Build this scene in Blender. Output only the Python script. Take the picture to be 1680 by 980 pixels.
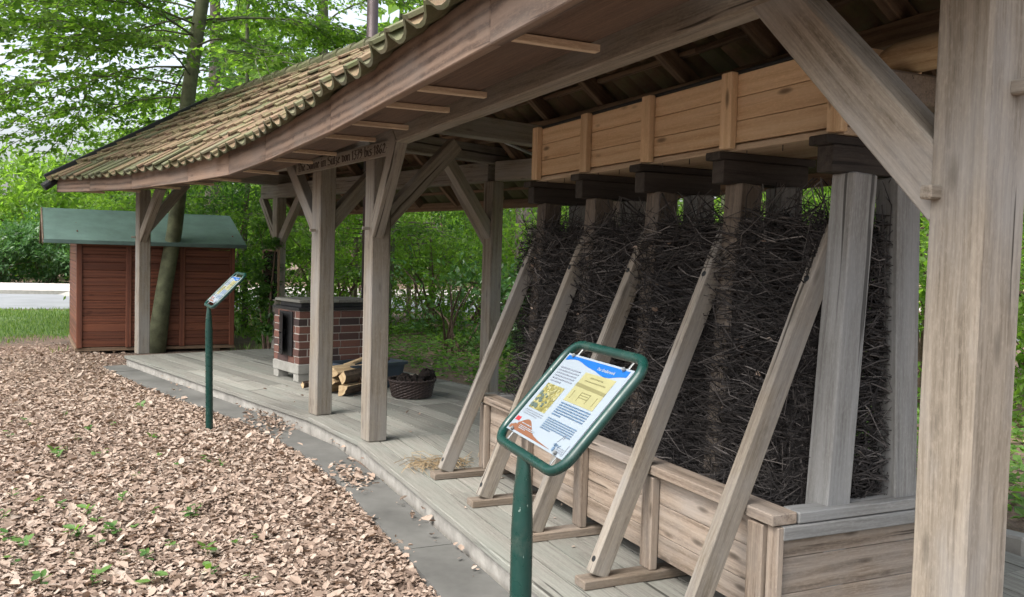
import bpy, math, random
import numpy as np
from mathutils import Vector, Matrix
R = math.radians
rnd = random.Random(7)
for o in list(bpy.data.objects): bpy.data.objects.remove(o)
scn = bpy.context.scene
COL = scn.collection

# ------------------------------------------------------------------ camera
yaw, pit, rol = -0.427014, 0.0470621, 0.0283229
F = Vector((math.cos(pit)*math.cos(yaw), math.cos(pit)*math.sin(yaw), -math.sin(pit)))
rt = Vector((math.sin(yaw), -math.cos(yaw), 0)); up0 = rt.cross(F)
RR = math.cos(rol)*rt + math.sin(rol)*up0; UU = -math.sin(rol)*rt + math.cos(rol)*up0
cam = bpy.data.objects.new('camera', bpy.data.cameras.new('camera')); COL.objects.link(cam)
mw = Matrix.Identity(4)
for i in range(3):
    mw[i][0] = RR[i]; mw[i][1] = UU[i]; mw[i][2] = -F[i]
mw[2][3] = 1.40
cam.matrix_world = mw
cam.data.sensor_width = 36; cam.data.lens = 1420.2/1680*36
cam.data.clip_start = 0.05; cam.data.clip_end = 500
scn.camera = cam

# ------------------------------------------------------------------ sky, sun, exposure
SUN_EL, SUN_AZ = 55, 112            # azimuth measured from +x towards +y
w = bpy.data.worlds.new('World'); scn.world = w; w.use_nodes = True
nt = w.node_tree; nt.nodes.clear()
sky = nt.nodes.new('ShaderNodeTexSky'); sky.sky_type = 'NISHITA'; sky.sun_disc = False
sky.sun_elevation = R(SUN_EL); sky.sun_rotation = R(90-SUN_AZ)
sky.dust_density = 6; sky.air_density = 1.0; sky.ozone_density = 1.0
hs = nt.nodes.new('ShaderNodeHueSaturation'); hs.inputs['Saturation'].default_value = 0.5; hs.inputs['Value'].default_value = 1.45
bg = nt.nodes.new('ShaderNodeBackground'); bg.inputs['Strength'].default_value = 0.14
out = nt.nodes.new('ShaderNodeOutputWorld')
nt.links.new(sky.outputs[0], hs.inputs['Color']); nt.links.new(hs.outputs[0], bg.inputs['Color'])
nt.links.new(bg.outputs[0], out.inputs['Surface'])
sl = bpy.data.lights.new('sun', 'SUN'); sl.energy = 0.9; sl.angle = R(30); sl.color = (1, .99, .975)
sun = bpy.data.objects.new('sun', sl); COL.objects.link(sun)
sd = Vector((math.cos(R(SUN_EL))*math.cos(R(SUN_AZ)), math.cos(R(SUN_EL))*math.sin(R(SUN_AZ)), math.sin(R(SUN_EL))))
sun.rotation_euler = sd.to_track_quat('Z', 'Y').to_euler(); sun.location = (0, 0, 30)
scn.view_settings.view_transform = 'Standard'; scn.view_settings.look = 'None'
scn.view_settings.exposure = 1.12; scn.view_settings.gamma = 1
scn.view_settings.use_curve_mapping = False
scn.render.engine = 'CYCLES'
scn.cycles.max_bounces = 10; scn.cycles.diffuse_bounces = 8; scn.cycles.transmission_bounces = 8; scn.cycles.transparent_max_bounces = 8

# ------------------------------------------------------------------ materials
def newmat(name):
    m = bpy.data.materials.new(name); m.use_nodes = True
    n = m.node_tree; n.nodes.clear()
    o = n.nodes.new('ShaderNodeOutputMaterial'); b = n.nodes.new('ShaderNodeBsdfPrincipled')
    n.links.new(b.outputs[0], o.inputs[0])
    return m, n, b
def node(n, t, **k):
    x = n.nodes.new(t)
    for a, v in k.items():
        if a in x.inputs: x.inputs[a].default_value = v
        else: setattr(x, a, v)
    return x
def ramp(n, fac, stops, interp='LINEAR'):
    r = n.nodes.new('ShaderNodeValToRGB'); r.color_ramp.interpolation = interp
    e = r.color_ramp.elements
    while len(e) < len(stops): e.new(.5)
    for i, (p, c) in enumerate(stops):
        e[i].position = p; e[i].color = (*c, 1) if len(c) == 3 else c
    n.links.new(fac, r.inputs[0]); return r.outputs[0]
def mixc(n, f, a, b, mode='MIX'):
    m = n.nodes.new('ShaderNodeMix'); m.data_type = 'RGBA'; m.blend_type = mode
    for s, v in ((0, f), (6, a), (7, b)):
        if hasattr(v, 'links'): n.links.new(v, m.inputs[s])
        elif s == 0: m.inputs[0].default_value = v
        else: m.inputs[s].default_value = (*v, 1) if len(v) == 3 else v
    return m.outputs[2]
def mathn(n, op, a, b=0.0):
    m = n.nodes.new('ShaderNodeMath'); m.operation = op
    for i, v in ((0, a), (1, b)):
        if hasattr(v, 'links'): n.links.new(v, m.inputs[i])
        else: m.inputs[i].default_value = v
    return m.outputs[0]
def attr(n, name):
    a = n.nodes.new('ShaderNodeAttribute'); a.attribute_name = name; return a
def scaled(n, vec, s):
    m = n.nodes.new('ShaderNodeMapping'); m.inputs['Scale'].default_value = s
    n.links.new(vec, m.inputs[0]); return m.outputs[0]
def noise(n, vec, scale, detail=4, rough=.6, dist=0):
    x = node(n, 'ShaderNodeTexNoise', Scale=scale, Detail=detail, Roughness=rough, Distortion=dist)
    n.links.new(vec, x.inputs['Vector']); return x.outputs[0]
def bump(n, b, h, strength=.4, dist=.004):
    u = node(n, 'ShaderNodeBump', Strength=strength, Distance=dist)
    n.links.new(h, u.inputs['Height']); n.links.new(u.outputs[0], b.inputs['Normal'])

def wood(name, light, mid, dark, stain=(.3, .29, .27), stain_amt=.35, knots=0.0, vary=.25, rough=.8, crack=.5, ring=.5):
    m, n, b = newmat(name)
    g = attr(n, 'gc').outputs['Vector']; rn = attr(n, 'rn').outputs['Fac']
    warp = node(n, 'ShaderNodeTexNoise', Scale=1.0, Detail=3)
    n.links.new(scaled(n, g, (1.6, 4, 4)), warp.inputs['Vector'])
    ad = n.nodes.new('ShaderNodeVectorMath'); ad.operation = 'MULTIPLY_ADD'
    ad.inputs[1].default_value = (.02, .035, .035)
    n.links.new(warp.outputs['Color'], ad.inputs[0]); n.links.new(g, ad.inputs[2])
    g2 = ad.outputs[0]
    fine = noise(n, scaled(n, g2, (3.2, 115, 115)), 1, 5, .7)
    wide = noise(n, scaled(n, g2, (1.5, 34, 34)), 1, 4, .6)
    f = mathn(n, 'ADD', mathn(n, 'MULTIPLY', fine, .68), mathn(n, 'MULTIPLY', wide, .32))
    if ring:
        wv = node(n, 'ShaderNodeTexWave', Scale=1.0, Distortion=3.0, Detail=2)
        wv.wave_type = 'RINGS'; wv.rings_direction = 'X'
        n.links.new(scaled(n, g2, (.35, 7, 7)), wv.inputs['Vector'])
        f = mathn(n, 'ADD', mathn(n, 'MULTIPLY', f, 1-ring*.35), mathn(n, 'MULTIPLY', wv.outputs['Fac'], ring*.35))
    c = ramp(n, f, [(.34, dark), (.49, mid), (.63, light)])
    spk = noise(n, scaled(n, g, (45, 130, 130)), 1, 3, .7)
    c = mixc(n, ramp(n, spk, [(.48, (0, 0, 0)), (.72, (.3,)*3)]), c, tuple(min(1, x*1.45) for x in light))
    blot = noise(n, scaled(n, g, (1.5, 4, 4)), 1.3, 4, .6)
    sf = ramp(n, blot, [(.42, (0, 0, 0)), (.66, (stain_amt,)*3)])
    c = mixc(n, sf, c, stain)
    # dark weather streaks
    st = noise(n, scaled(n, g, (1.1, 9, 9)), 1, 5, .7)
    c = mixc(n, ramp(n, st, [(.60, (0, 0, 0)), (.82, (.34,)*3)]), c, tuple(x*.45 for x in dark))
    if crack:
        cr = noise(n, scaled(n, g2, (.38, 28, 28)), 1, 2, .5)
        c = mixc(n, ramp(n, cr, [(.30, (min(1, crack*1.6),)*3), (.33, (0, 0, 0))]), c, tuple(x*.25 for x in dark))
    if knots:
        v = node(n, 'ShaderNodeTexVoronoi', Scale=1.0, Randomness=1.0)
        n.links.new(scaled(n, g2, (3.2, 11, 11)), v.inputs['Vector'])
        kf = ramp(n, v.outputs['Distance'], [(.05, (knots,)*3), (.10, (knots*.75,)*3), (.17, (0, 0, 0))])
        c = mixc(n, kf, c, tuple(x*.28 for x in mid))
    vf = mathn(n, 'ADD', mathn(n, 'MULTIPLY', rn, vary*2), 1-vary)
    vm = n.nodes.new('ShaderNodeCombineColor')
    for i in range(3): n.links.new(vf, vm.inputs[i])
    c = mixc(n, 1.0, c, vm.outputs[0], 'MULTIPLY')
    n.links.new(c, b.inputs['Base Color']); b.inputs['Roughness'].default_value = rough
    b.inputs['Specular IOR Level'].default_value = .25
    bump(n, b, f, .35, .004)
    return m
def plain(name, col, rough=.6, metal=0, spec=.4, nscale=8, namt=.25, coords='Object', bumpy=0):
    m, n, b = newmat(name)
    tc = n.nodes.new('ShaderNodeTexCoord')
    f = noise(n, tc.outputs[coords], nscale, 5, .65)
    c = ramp(n, f, [(.3, tuple(x*(1-namt) for x in col)), (.7, tuple(min(1, x*(1+namt)) for x in col))])
    n.links.new(c, b.inputs['Base Color']); b.inputs['Roughness'].default_value = rough
    b.inputs['Metallic'].default_value = metal; b.inputs['Specular IOR Level'].default_value = spec
    if bumpy: bump(n, b, f, bumpy, .006)
    return m
def leafmat(name, cols, trans=.45, rough=.5, spec=.35, tcol=None, patch=.35):
    m = bpy.data.materials.new(name); m.use_nodes = True; n = m.node_tree; n.nodes.clear()
    o = n.nodes.new('ShaderNodeOutputMaterial')
    b = n.nodes.new('ShaderNodeBsdfPrincipled')
    rn = attr(n, 'rn').outputs['Fac']
    geo = n.nodes.new('ShaderNodeNewGeometry')
    big = noise(n, geo.outputs['Position'], .9, 2, .5)
    f = mathn(n, 'ADD', mathn(n, 'MULTIPLY', rn, 1-patch), mathn(n, 'MULTIPLY', big, patch))
    k = len(cols)
    c = ramp(n, f, [(.12+.76*i/(k-1), cc) for i, cc in enumerate(cols)])
    n.links.new(c, b.inputs['Base Color']); b.inputs['Roughness'].default_value = rough
    b.inputs['Specular IOR Level'].default_value = spec
    if trans:
        t = n.nodes.new('ShaderNodeBsdfTranslucent')
        n.links.new(mixc(n, 1.0, c, tcol or (1.75, 1.8, .75), 'MULTIPLY'), t.inputs[0])
        mx = n.nodes.new('ShaderNodeMixShader'); mx.inputs[0].default_value = trans
        n.links.new(b.outputs[0], mx.inputs[1]); n.links.new(t.outputs[0], mx.inputs[2])
        n.links.new(mx.outputs[0], o.inputs[0])
    else: n.links.new(b.outputs[0], o.inputs[0])
    return m

M = {}
M['oak'] = wood('weathered_oak', (.28, .245, .198), (.212, .183, .144), (.116, .095, .071), (.265, .262, .252), .55, .45, .12, .8, .55, .2)
M['oak_dark'] = wood('dark_oak', (.25, .205, .16), (.19, .152, .115), (.11, .086, .063), (.2, .19, .18), .4, 0, .2, .8, .5, .2)  # darker brown oak for sleepers, bearing block and shelter
M['soaked'] = wood('soaked_post', (.14, .115, .09), (.10, .08, .063), (.055, .043, .034), (.15, .135, .12), .5, 0, .2, .8, .5, .2)
M['fascia'] = wood('fascia_wood', (.225, .155, .112), (.168, .113, .082), (.088, .058, .042), (.17, .148, .13), .4, .5, .15, .75, .4, .9)
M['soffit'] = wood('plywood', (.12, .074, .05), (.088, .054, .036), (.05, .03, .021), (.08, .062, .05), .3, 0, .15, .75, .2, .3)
M['strip'] = wood('pale_strip', (.52, .41, .29), (.42, .32, .22), (.28, .2, .13), (.4, .34, .27), .2, 0, .15, .75, 0, .3)
M['pine'] = wood('fresh_pine', (.62, .46, .29), (.56, .395, .235), (.45, .295, .165), (.52, .40, .27), .35, .95, .10, .7, .1, .45)
M['larch'] = wood('basin_planks', (.305, .25, .198), (.228, .18, .138), (.122, .092, .068), (.27, .255, .235), .5, .85, .18, .8, .5, .35)
M['grey'] = wood('greyed_cap', (.255, .255, .245), (.20, .198, .187), (.125, .122, .112), (.235, .245, .25), .5, 0, .12, .8, .5, .2)
M['deck'] = wood('deck_boards', (.245, .24, .214), (.19, .185, .162), (.12, .115, .10), (.21, .225, .197), .6, .2, .24, .8, .5, .15)
M['blackwood'] = wood('brine_black_timber', (.05, .042, .035), (.034, .028, .024), (.016, .013, .011), (.065, .055, .046), .4, 0, .25, .7, .4, .3)
M['rafter'] = wood('rafter_wood', (.24, .165, .105), (.175, .115, .072), (.095, .06, .04), (.17, .14, .11), .3, .3, .2, .8, .3, .5)
M['hut'] = wood('red_stained_board', (.175, .066, .037), (.135, .05, .03), (.08, .03, .02), (.115, .052, .037), .35, .6, .14, .55, .25, .6)
M['log'] = wood('split_log', (.50, .385, .235), (.41, .30, .17), (.28, .185, .1), (.45, .33, .19), .3, 0, .2, .8, .5, .5)
M['bark'] = plain('log_bark', (.10, .07, .05), .9, nscale=30, namt=.5, bumpy=.6)
M['felt'] = plain('green_roof_felt', (.085, .14, .126), .7, nscale=3, namt=.25, bumpy=.15)
M['stone'] = plain('grey_slab', (.102, .102, .094), .85, nscale=2.2, namt=.32, bumpy=.3)
M['concrete'] = plain('concrete', (.26, .255, .23), .9, nscale=6, namt=.22, bumpy=.3)
M['riser'] = plain('pale_concrete', (.27, .26, .235), .9, nscale=9, namt=.3, bumpy=.3)
M['mortar'] = plain('mortar', (.42, .40, .36), .95, nscale=30, namt=.15, bumpy=.4)
M['iron'] = plain('black_iron', (.018, .018, .02), .45, .6, .5, nscale=12, namt=.4)
M['soot'] = plain('sooty_plate', (.02, .02, .021), .55, .3, .5, nscale=9, namt=.4)
M['flue'] = plain('flue_pipe', (.075, .058, .06), .5, .5, .5, nscale=6, namt=.25)
def enamel():
    m, n, b = newmat('green_enamel'); tc = n.nodes.new('ShaderNodeTexCoord'); o = tc.outputs['Object']
    c = ramp(n, noise(n, o, 5, 4), [(.3, (.0036, .029, .024)), (.7, (.006, .040, .032))])
    c = mixc(n, ramp(n, noise(n, scaled(n, o, (1, 1, .35)), 70, 3, .6), [(.70, (0,)*3), (.74, (.75,)*3)]), c, (.20, .26, .23))
    c = mixc(n, ramp(n, noise(n, o, 11, 5, .7), [(.55, (0,)*3), (.8, (.35,)*3)]), c, (.10, .11, .09))
    n.links.new(c, b.inputs['Base Color'])
    n.links.new(ramp(n, noise(n, o, 24, 4), [(.3, (.2,)*3), (.7, (.42,)*3)]), b.inputs['Roughness']); return m
M['green'] = enamel()
M['steel'] = plain('bright_steel', (.55, .56, .57), .3, 1, .5, nscale=20, namt=.1)
M['clip'] = plain('dull_clip', (.25, .26, .26), .45, .6, .5, nscale=20, namt=.2)
M['white'] = plain('sign_white', (.235, .275, .315), .22, 0, .5, nscale=4, namt=.02)
M['blue'] = plain('sign_blue', (.006, .09, .33), .25, 0, .5, namt=.03)
M['brown'] = plain('sign_brown', (.165, .07, .04), .25, 0, .5, namt=.03)
M['red'] = plain('sign_red', (.33, .025, .035), .25, 0, .5, namt=.03)
M['yellow'] = plain('drawing_paper', (.255, .245, .125), .3, 0, .5, nscale=14, namt=.1)
M['khaki'] = plain('drawing_ink', (.15, .14, .065), .3, 0, .5, namt=.1)
M['ink'] = plain('print_ink', (.075, .125, .20), .3, 0, .5, namt=.05)
M['inkgrey'] = plain('print_grey', (.17, .19, .23), .3, 0, .5, namt=.05)
M['tub'] = plain('dark_blue_plastic', (.035, .05, .07), .4, 0, .5, nscale=6, namt=.25)
M['wicker'] = plain('dark_wicker', (.035, .023, .02), .6, 0, .4, nscale=30, namt=.5)
M['peat'] = plain('black_peat', (.018, .014, .012), .95, 0, .2, nscale=25, namt=.5, bumpy=.9)
M['letter'] = plain('burnt_letter', (.035, .022, .014), .8, namt=.3)
M['black'] = plain('black_edge', (.012, .014, .015), .6, namt=.2)
M['pvc'] = plain('grey_pipe_plastic', (.38, .39, .40), .5, namt=.1)
M['trunk_smooth'] = plain('beech_bark', (.092, .102, .058), .9, nscale=7, namt=.45, bumpy=.4)
M['trunk_rough'] = plain('oak_bark', (.12, .105, .09), .95, nscale=16, namt=.55, bumpy=1)
M['twig'] = leafmat('blackthorn_twigs', [(.014, .013, .013), (.034, .031, .030), (.074, .067, .063), (.23, .21, .195)], 0, .8, .15, patch=.2)
M['straw'] = leafmat('straw', [(.22, .16, .09), (.32, .24, .14), (.42, .33, .21)], 0, .7)
M['litter'] = leafmat('dry_leaves', [(.12, .088, .069), (.225, .166, .128), (.325, .247, .193), (.37, .295, .238), (.405, .343, .288)], .15, .75, .2, tcol=(1, .8, .6), patch=.32)
M['leaf_beech'] = leafmat('beech_leaf', [(.042, .098, .018), (.078, .158, .028), (.118, .215, .042), (.165, .27, .062)], .66)
M['leaf_pale'] = leafmat('pale_leaf', [(.068, .138, .023), (.115, .205, .038), (.16, .27, .056), (.20, .32, .082)], .66)
M['leaf_dark'] = leafmat('dark_leaf', [(.02, .058, .014), (.04, .10, .024), (.065, .145, .035), (.095, .19, .055)], .55, .4, .5)
M['leaf_laurel'] = leafmat('laurel_leaf', [(.022, .065, .02), (.044, .115, .034), (.075, .165, .054), (.115, .22, .085)], .4, .32, .6)
M['leaf_ground'] = leafmat('ground_leaf', [(.045, .105, .022), (.08, .165, .035), (.12, .23, .055), (.16, .28, .075)], .5)
M['grass'] = leafmat('grass_blade', [(.05, .11, .02), (.09, .17, .035), (.15, .24, .06), (.22, .28, .1)], .35)
M['seedling'] = leafmat('seedling_leaf', [(.045, .115, .03), (.075, .165, .04), (.13, .23, .06)], .4)

def ground_mat():
    m, n, b = newmat('forest_soil')
    geo = n.nodes.new('ShaderNodeNewGeometry'); p = geo.outputs['Position']
    f = noise(n, p, 14, 6, .75); g = noise(n, p, 60, 3, .7); h = noise(n, p, .8, 4, .6)
    c = ramp(n, f, [(.3, (.045, .033, .026)), (.5, (.14, .09, .065)), (.7, (.27, .18, .13))])
    c = mixc(n, ramp(n, g, [(.45, (0,)*3), (.75, (.6,)*3)]), c, (.32, .23, .17))
    c = mixc(n, ramp(n, h, [(.45, (0,)*3), (.62, (.55,)*3)]), c, (.055, .05, .038))
    n.links.new(c, b.inputs['Base Color']); b.inputs['Roughness'].default_value = .95
    bump(n, b, f, .8, .03); return m
M['soil'] = ground_mat()
M['asphalt'] = plain('asphalt', (.20, .21, .22), .8, nscale=1.2, namt=.15, coords='Object')
M['paving'] = plain('pale_paving', (.46, .42, .39), .85, nscale=2, namt=.12)
M['lawn'] = plain('lawn', (.085, .14, .035), .95, nscale=3, namt=.4, bumpy=.6)

def tile_mat(name, a, bcol, moss, amt):
    m, n, b = newmat(name)
    geo = n.nodes.new('ShaderNodeNewGeometry'); p = geo.outputs['Position']
    rn = attr(n, 'rn').outputs['Fac']
    c = ramp(n, rn, [(.1, tuple(x*.75 for x in a)), (.5, a), (.9, bcol)])
    f = noise(n, p, 6, 6, .7); s = noise(n, p, 45, 4, .7)
    c = mixc(n, ramp(n, f, [(.40, (0,)*3), (.66, (amt,)*3)]), c, moss)
    c = mixc(n, ramp(n, s, [(.5, (0,)*3), (.72, (.6,)*3)]), c, (.10, .085, .055))
    n.links.new(c, b.inputs['Base Color']); b.inputs['Roughness'].default_value = .9
    bump(n, b, s, .5, .006); return m
M['tile'] = tile_mat('clay_pantile', (.145, .088, .054), (.205, .135, .085), (.145, .138, .064), .9)
M['tile_moss'] = tile_mat('mossy_pantile', (.10, .098, .058), (.15, .14, .085), (.085, .10, .035), .95)
def brick_mat():
    m, n, b = newmat('kiln_brick')
    geo = n.nodes.new('ShaderNodeNewGeometry'); p = geo.outputs['Position']; rn = attr(n, 'rn').outputs['Fac']
    c = ramp(n, rn, [(.05, (.04, .026, .025)), (.5, (.105, .047, .036)), (.95, (.155, .068, .048))])
    s = noise(n, p, 40, 5, .7)
    c = mixc(n, ramp(n, s, [(.42, (0,)*3), (.75, (.45,)*3)]), c, (.06, .035, .03))
    n.links.new(c, b.inputs['Base Color']); b.inputs['Roughness'].default_value = .8
    bump(n, b, s, .4, .004); return m
M['brick'] = brick_mat()
def glassmat():
    m, n, b = newmat('dark_glass'); b.inputs['Base Color'].default_value = (.01, .016, .012, 1)
    b.inputs['Roughness'].default_value = .06; b.inputs['Specular IOR Level'].default_value = .8; return m
M['glass'] = glassmat()

# ------------------------------------------------------------------ object helpers
W = {}
def props(o, label=None, cat=None, group=None, kind=None):
    if label: o['label'] = label
    if cat: o['category'] = cat
    if group: o['group'] = group
    if kind: o['kind'] = kind
    return o
def thing(name, label, cat, loc=(0, 0, 0), rz=0, group=None):
    o = bpy.data.objects.new(name, None); COL.objects.link(o)
    o.location = loc; o.rotation_euler = (0, 0, rz); o.empty_display_size = .2
    W[o] = Matrix.Translation(loc) @ Matrix.Rotation(rz, 4, 'Z')
    return props(o, label, cat, group)
def mesh_np(name, V, faces_n, idx, mats, mi=None, attrs=None, smooth=False):
    """V (n,3); faces_n: verts per face (array); idx: flat loop indices"""
    me = bpy.data.meshes.new(name)
    V = np.asarray(V, dtype=np.float32); me.vertices.add(len(V)); me.vertices.foreach_set('co', V.ravel())
    fn = np.asarray(faces_n, dtype=np.int32); idx = np.asarray(idx, dtype=np.int32)
    me.loops.add(len(idx)); me.loops.foreach_set('vertex_index', idx)
    me.polygons.add(len(fn)); st = np.concatenate([[0], np.cumsum(fn)[:-1]]).astype(np.int32)
    me.polygons.foreach_set('loop_start', st)
    for m in (mats if isinstance(mats, (list, tuple)) else [mats]): me.materials.append(m)
    if mi is not None: me.polygons.foreach_set('material_index', np.asarray(mi, dtype=np.int32))
    me.polygons.foreach_set('use_smooth', np.full(len(fn), bool(smooth)))
    for k, (t, a) in (attrs or {}).items():
        at = me.attributes.new(k, t, 'POINT')
        a = np.asarray(a, dtype=np.float32)
        at.data.foreach_set('vector' if t == 'FLOAT_VECTOR' else 'value', a.ravel())
    me.update(calc_edges=True); me.validate()
    return me
def link(name, me, parent=None, origin=None):
    o = bpy.data.objects.new(name, me); COL.objects.link(o)
    if parent is not None:
        o.parent = parent; W[o] = W[parent]
    else:
        W[o] = Matrix.Translation(origin or (0, 0, 0)); o.location = origin or (0, 0, 0)
    return o
class MB:
    def __init__(s): s.V = []; s.F = []; s.MI = []; s.G = []; s.N = []
    def add(s, vs, fs, mi=0, gs=None, rn=None):
        b = len(s.V); r = rnd.random() if rn is None else rn
        s.V += [tuple(v) for v in vs]; s.F += [tuple(i+b for i in f) for f in fs]; s.MI += [mi]*len(fs)
        s.G += [tuple(g) for g in (gs if gs is not None else vs)]; s.N += [r]*len(vs)
        return s
    def board(s, p0, p1, w, h, up=(0, 0, 1), ch=.005, mi=0, seg=0, wob=0., rn=None, taper=1.0):
        p0 = Vector(p0); p1 = Vector(p1); X = p1-p0; L = X.length; X.normalize()
        Y = Vector(up).cross(X)
        if Y.length < 1e-4: Y = Vector((1, 0, 0)).cross(X)
        Y.normalize(); Z = X.cross(Y)
        a, b = w/2, h/2; c = min(ch, a*.45, b*.45)
        n = seg or max(1, int(L/.5))
        st = [(0, c)] + [(L*i/n if 0 < i < n else (c if i == 0 else L-c), 0) for i in range(n+1)] + [(L, c)]
        ox, oy, oz = rnd.uniform(0, 60), rnd.uniform(0, 60), rnd.uniform(0, 60)
        vs, gs = [], []
        for k, (d, ins) in enumerate(st):
            t = d/L; sc = 1+(taper-1)*t
            A, B = a*sc-ins, b*sc-ins
            jy = rnd.uniform(-wob, wob) if 0 < k < len(st)-1 else 0; jz = rnd.uniform(-wob, wob) if 0 < k < len(st)-1 else 0
            for y, z in ((A-c, -B), (A, -B+c), (A, B-c), (A-c, B), (-A+c, B), (-A, B-c), (-A, -B+c), (-A+c, -B)):
                vs.append(p0+X*d+Y*(y+jy)+Z*(z+jz)); gs.append((d+ox, y+oy, z+oz))
        m = len(st); fs = []
        for i in range(m-1):
            for j in range(8):
                q = (j+1) % 8; fs.append((i*8+j, i*8+q, (i+1)*8+q, (i+1)*8+j))
        fs.append(tuple(range(7, -1, -1))); fs.append(tuple((m-1)*8+j for j in range(8)))
        return s.add(vs, fs, mi, gs, rn)
    def box(s, c, size, rz=0, ch=.004, mi=0, rn=None):
        d = Vector((math.cos(rz), math.sin(rz), 0)); c = Vector(c)
        return s.board(c-d*size[0]/2, c+d*size[0]/2, size[1], size[2], (0, 0, 1), ch, mi, 1, 0, rn)
    def quadplank(s, q, z0, z1, mi=0, rn=None):
        """q: 4 plan corners (a,b along length front; c,d back) ccw"""
        q = [Vector((x, y, 0)) for x, y in q]
        ox, oy = rnd.uniform(0, 60), rnd.uniform(0, 60)
        X = (q[1]-q[0]).normalized(); Y = Vector((-X.y, X.x, 0)); vs, gs = [], []
        for z in (z0, z1):
            for p in q:
                vs.append((p.x, p.y, z)); gs.append((ox+(p-q[0]).dot(X), oy+(p-q[0]).dot(Y), z))
        e = .004
        fs = [(3, 2, 1, 0), (4, 5, 6, 7), (0, 1, 5, 4), (1, 2, 6, 5), (2, 3, 7, 6), (3, 0, 4, 7)]
        return s.add(vs, fs, mi, gs, rn)
    def tube(s, pts, r, n=8, mi=0, caps=True, rn=None, flat=None):
        pts = [Vector(p) for p in pts]; k = len(pts)
        rs = [r]*k if not hasattr(r, '__len__') else r
        vs, gs, fs = [], [], []; prev = None; d = 0; ox, oy = rnd.uniform(0, 60), rnd.uniform(0, 60)
        for i, p in enumerate(pts):
            t = (pts[min(i+1, k-1)]-pts[max(i-1, 0)]).normalized()
            if prev is None:
                u = t.orthogonal().normalized()
            else: u = (prev-t*prev.dot(t)).normalized()
            prev = u; v = t.cross(u)
            if i: d += (p-pts[i-1]).length
            for j in range(n):
                a = 2*math.pi*j/n; y, z = math.cos(a)*rs[i], math.sin(a)*rs[i]
                vs.append(p+u*y+v*z); gs.append((d+ox, y+oy, z))
        for i in range(k-1):
            for j in range(n):
                q = (j+1) % n; fs.append((i*n+j, i*n+q, (i+1)*n+q, (i+1)*n+j))
        if caps: fs.append(tuple(range(n-1, -1, -1))); fs.append(tuple((k-1)*n+j for j in range(n)))
        return s.add(vs, fs, mi, gs, rn)
    def loop_tube(s, pts, r, n=10, mi=0):
        pts = [Vector(p) for p in pts]; k = len(pts); vs, fs = [], []
        nrm = (pts[1]-pts[0]).cross(pts[k//3]-pts[0]).normalized()
        for i, p in enumerate(pts):
            t = (pts[(i+1) % k]-pts[i-1]).normalized(); v = t.cross(nrm)
            for j in range(n):
                a = 2*math.pi*j/n; vs.append(p+nrm*math.cos(a)*r+v*math.sin(a)*r)
        for i in range(k):
            for j in range(n):
                q = (j+1) % n; i2 = (i+1) % k; fs.append((i*n+j, i*n+q, i2*n+q, i2*n+j))
        return s.add(vs, fs, mi)
    def lathe(s, prof, c, n=24, mi=0):
        c = Vector(c); vs, fs = [], []; k = len(prof)
        for r, z in prof:
            for j in range(n):
                a = 2*math.pi*j/n; vs.append(c+Vector((r*math.cos(a), r*math.sin(a), z)))
        for i in range(k-1):
            for j in range(n):
                q = (j+1) % n; fs.append((i*n+j, i*n+q, (i+1)*n+q, (i+1)*n+j))
        return s.add(vs, fs, mi)
    def prism(s, poly, o, ex, ey, t, mi=0):
        o, ex, ey = Vector(o), Vector(ex), Vector(ey); ez = ex.cross(ey).normalized(); k = len(poly)
        vs = [o+ex*x+ey*y for x, y in poly] + [o+ex*x+ey*y+ez*t for x, y in poly]
        fs = [tuple(range(k-1, -1, -1)), tuple(range(k, 2*k))]+[(i, (i+1) % k, k+(i+1) % k, k+i) for i in range(k)]
        return s.add(vs, fs, mi)
    def build(s, name, mats, parent=None, smooth=False, origin=None):
        if parent is not None: inv = W[parent].inverted()
        else:
            if origin is None:
                xs = np.array(s.V); origin = (*((xs.min(0)+xs.max(0))/2)[:2], xs[:, 2].min()); origin = tuple(float(x) for x in origin)
            inv = Matrix.Translation(origin).inverted()
        A = np.array(s.V) @ np.array(inv.to_3x3()).T + np.array(inv.translation)
        me = mesh_np(name, A, [len(f) for f in s.F], [i for f in s.F for i in f], mats, s.MI,
                     {'gc': ('FLOAT_VECTOR', s.G), 'rn': ('FLOAT', s.N)}, smooth)
        return link(name, me, parent, origin)
def lerp(a, b, t): return a+(b-a)*t
def along(poly, d):
    """point, at distance d along a polyline of tuples"""
    for a, b in zip(poly, poly[1:]):
        a, b = Vector(a), Vector(b); L = (b-a).length
        if d <= L: return a+(b-a)*(d/L)
        d -= L
    return Vector(poly[-1])
def plen(poly): return sum((Vector(b)-Vector(a)).length for a, b in zip(poly, poly[1:]))

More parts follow.
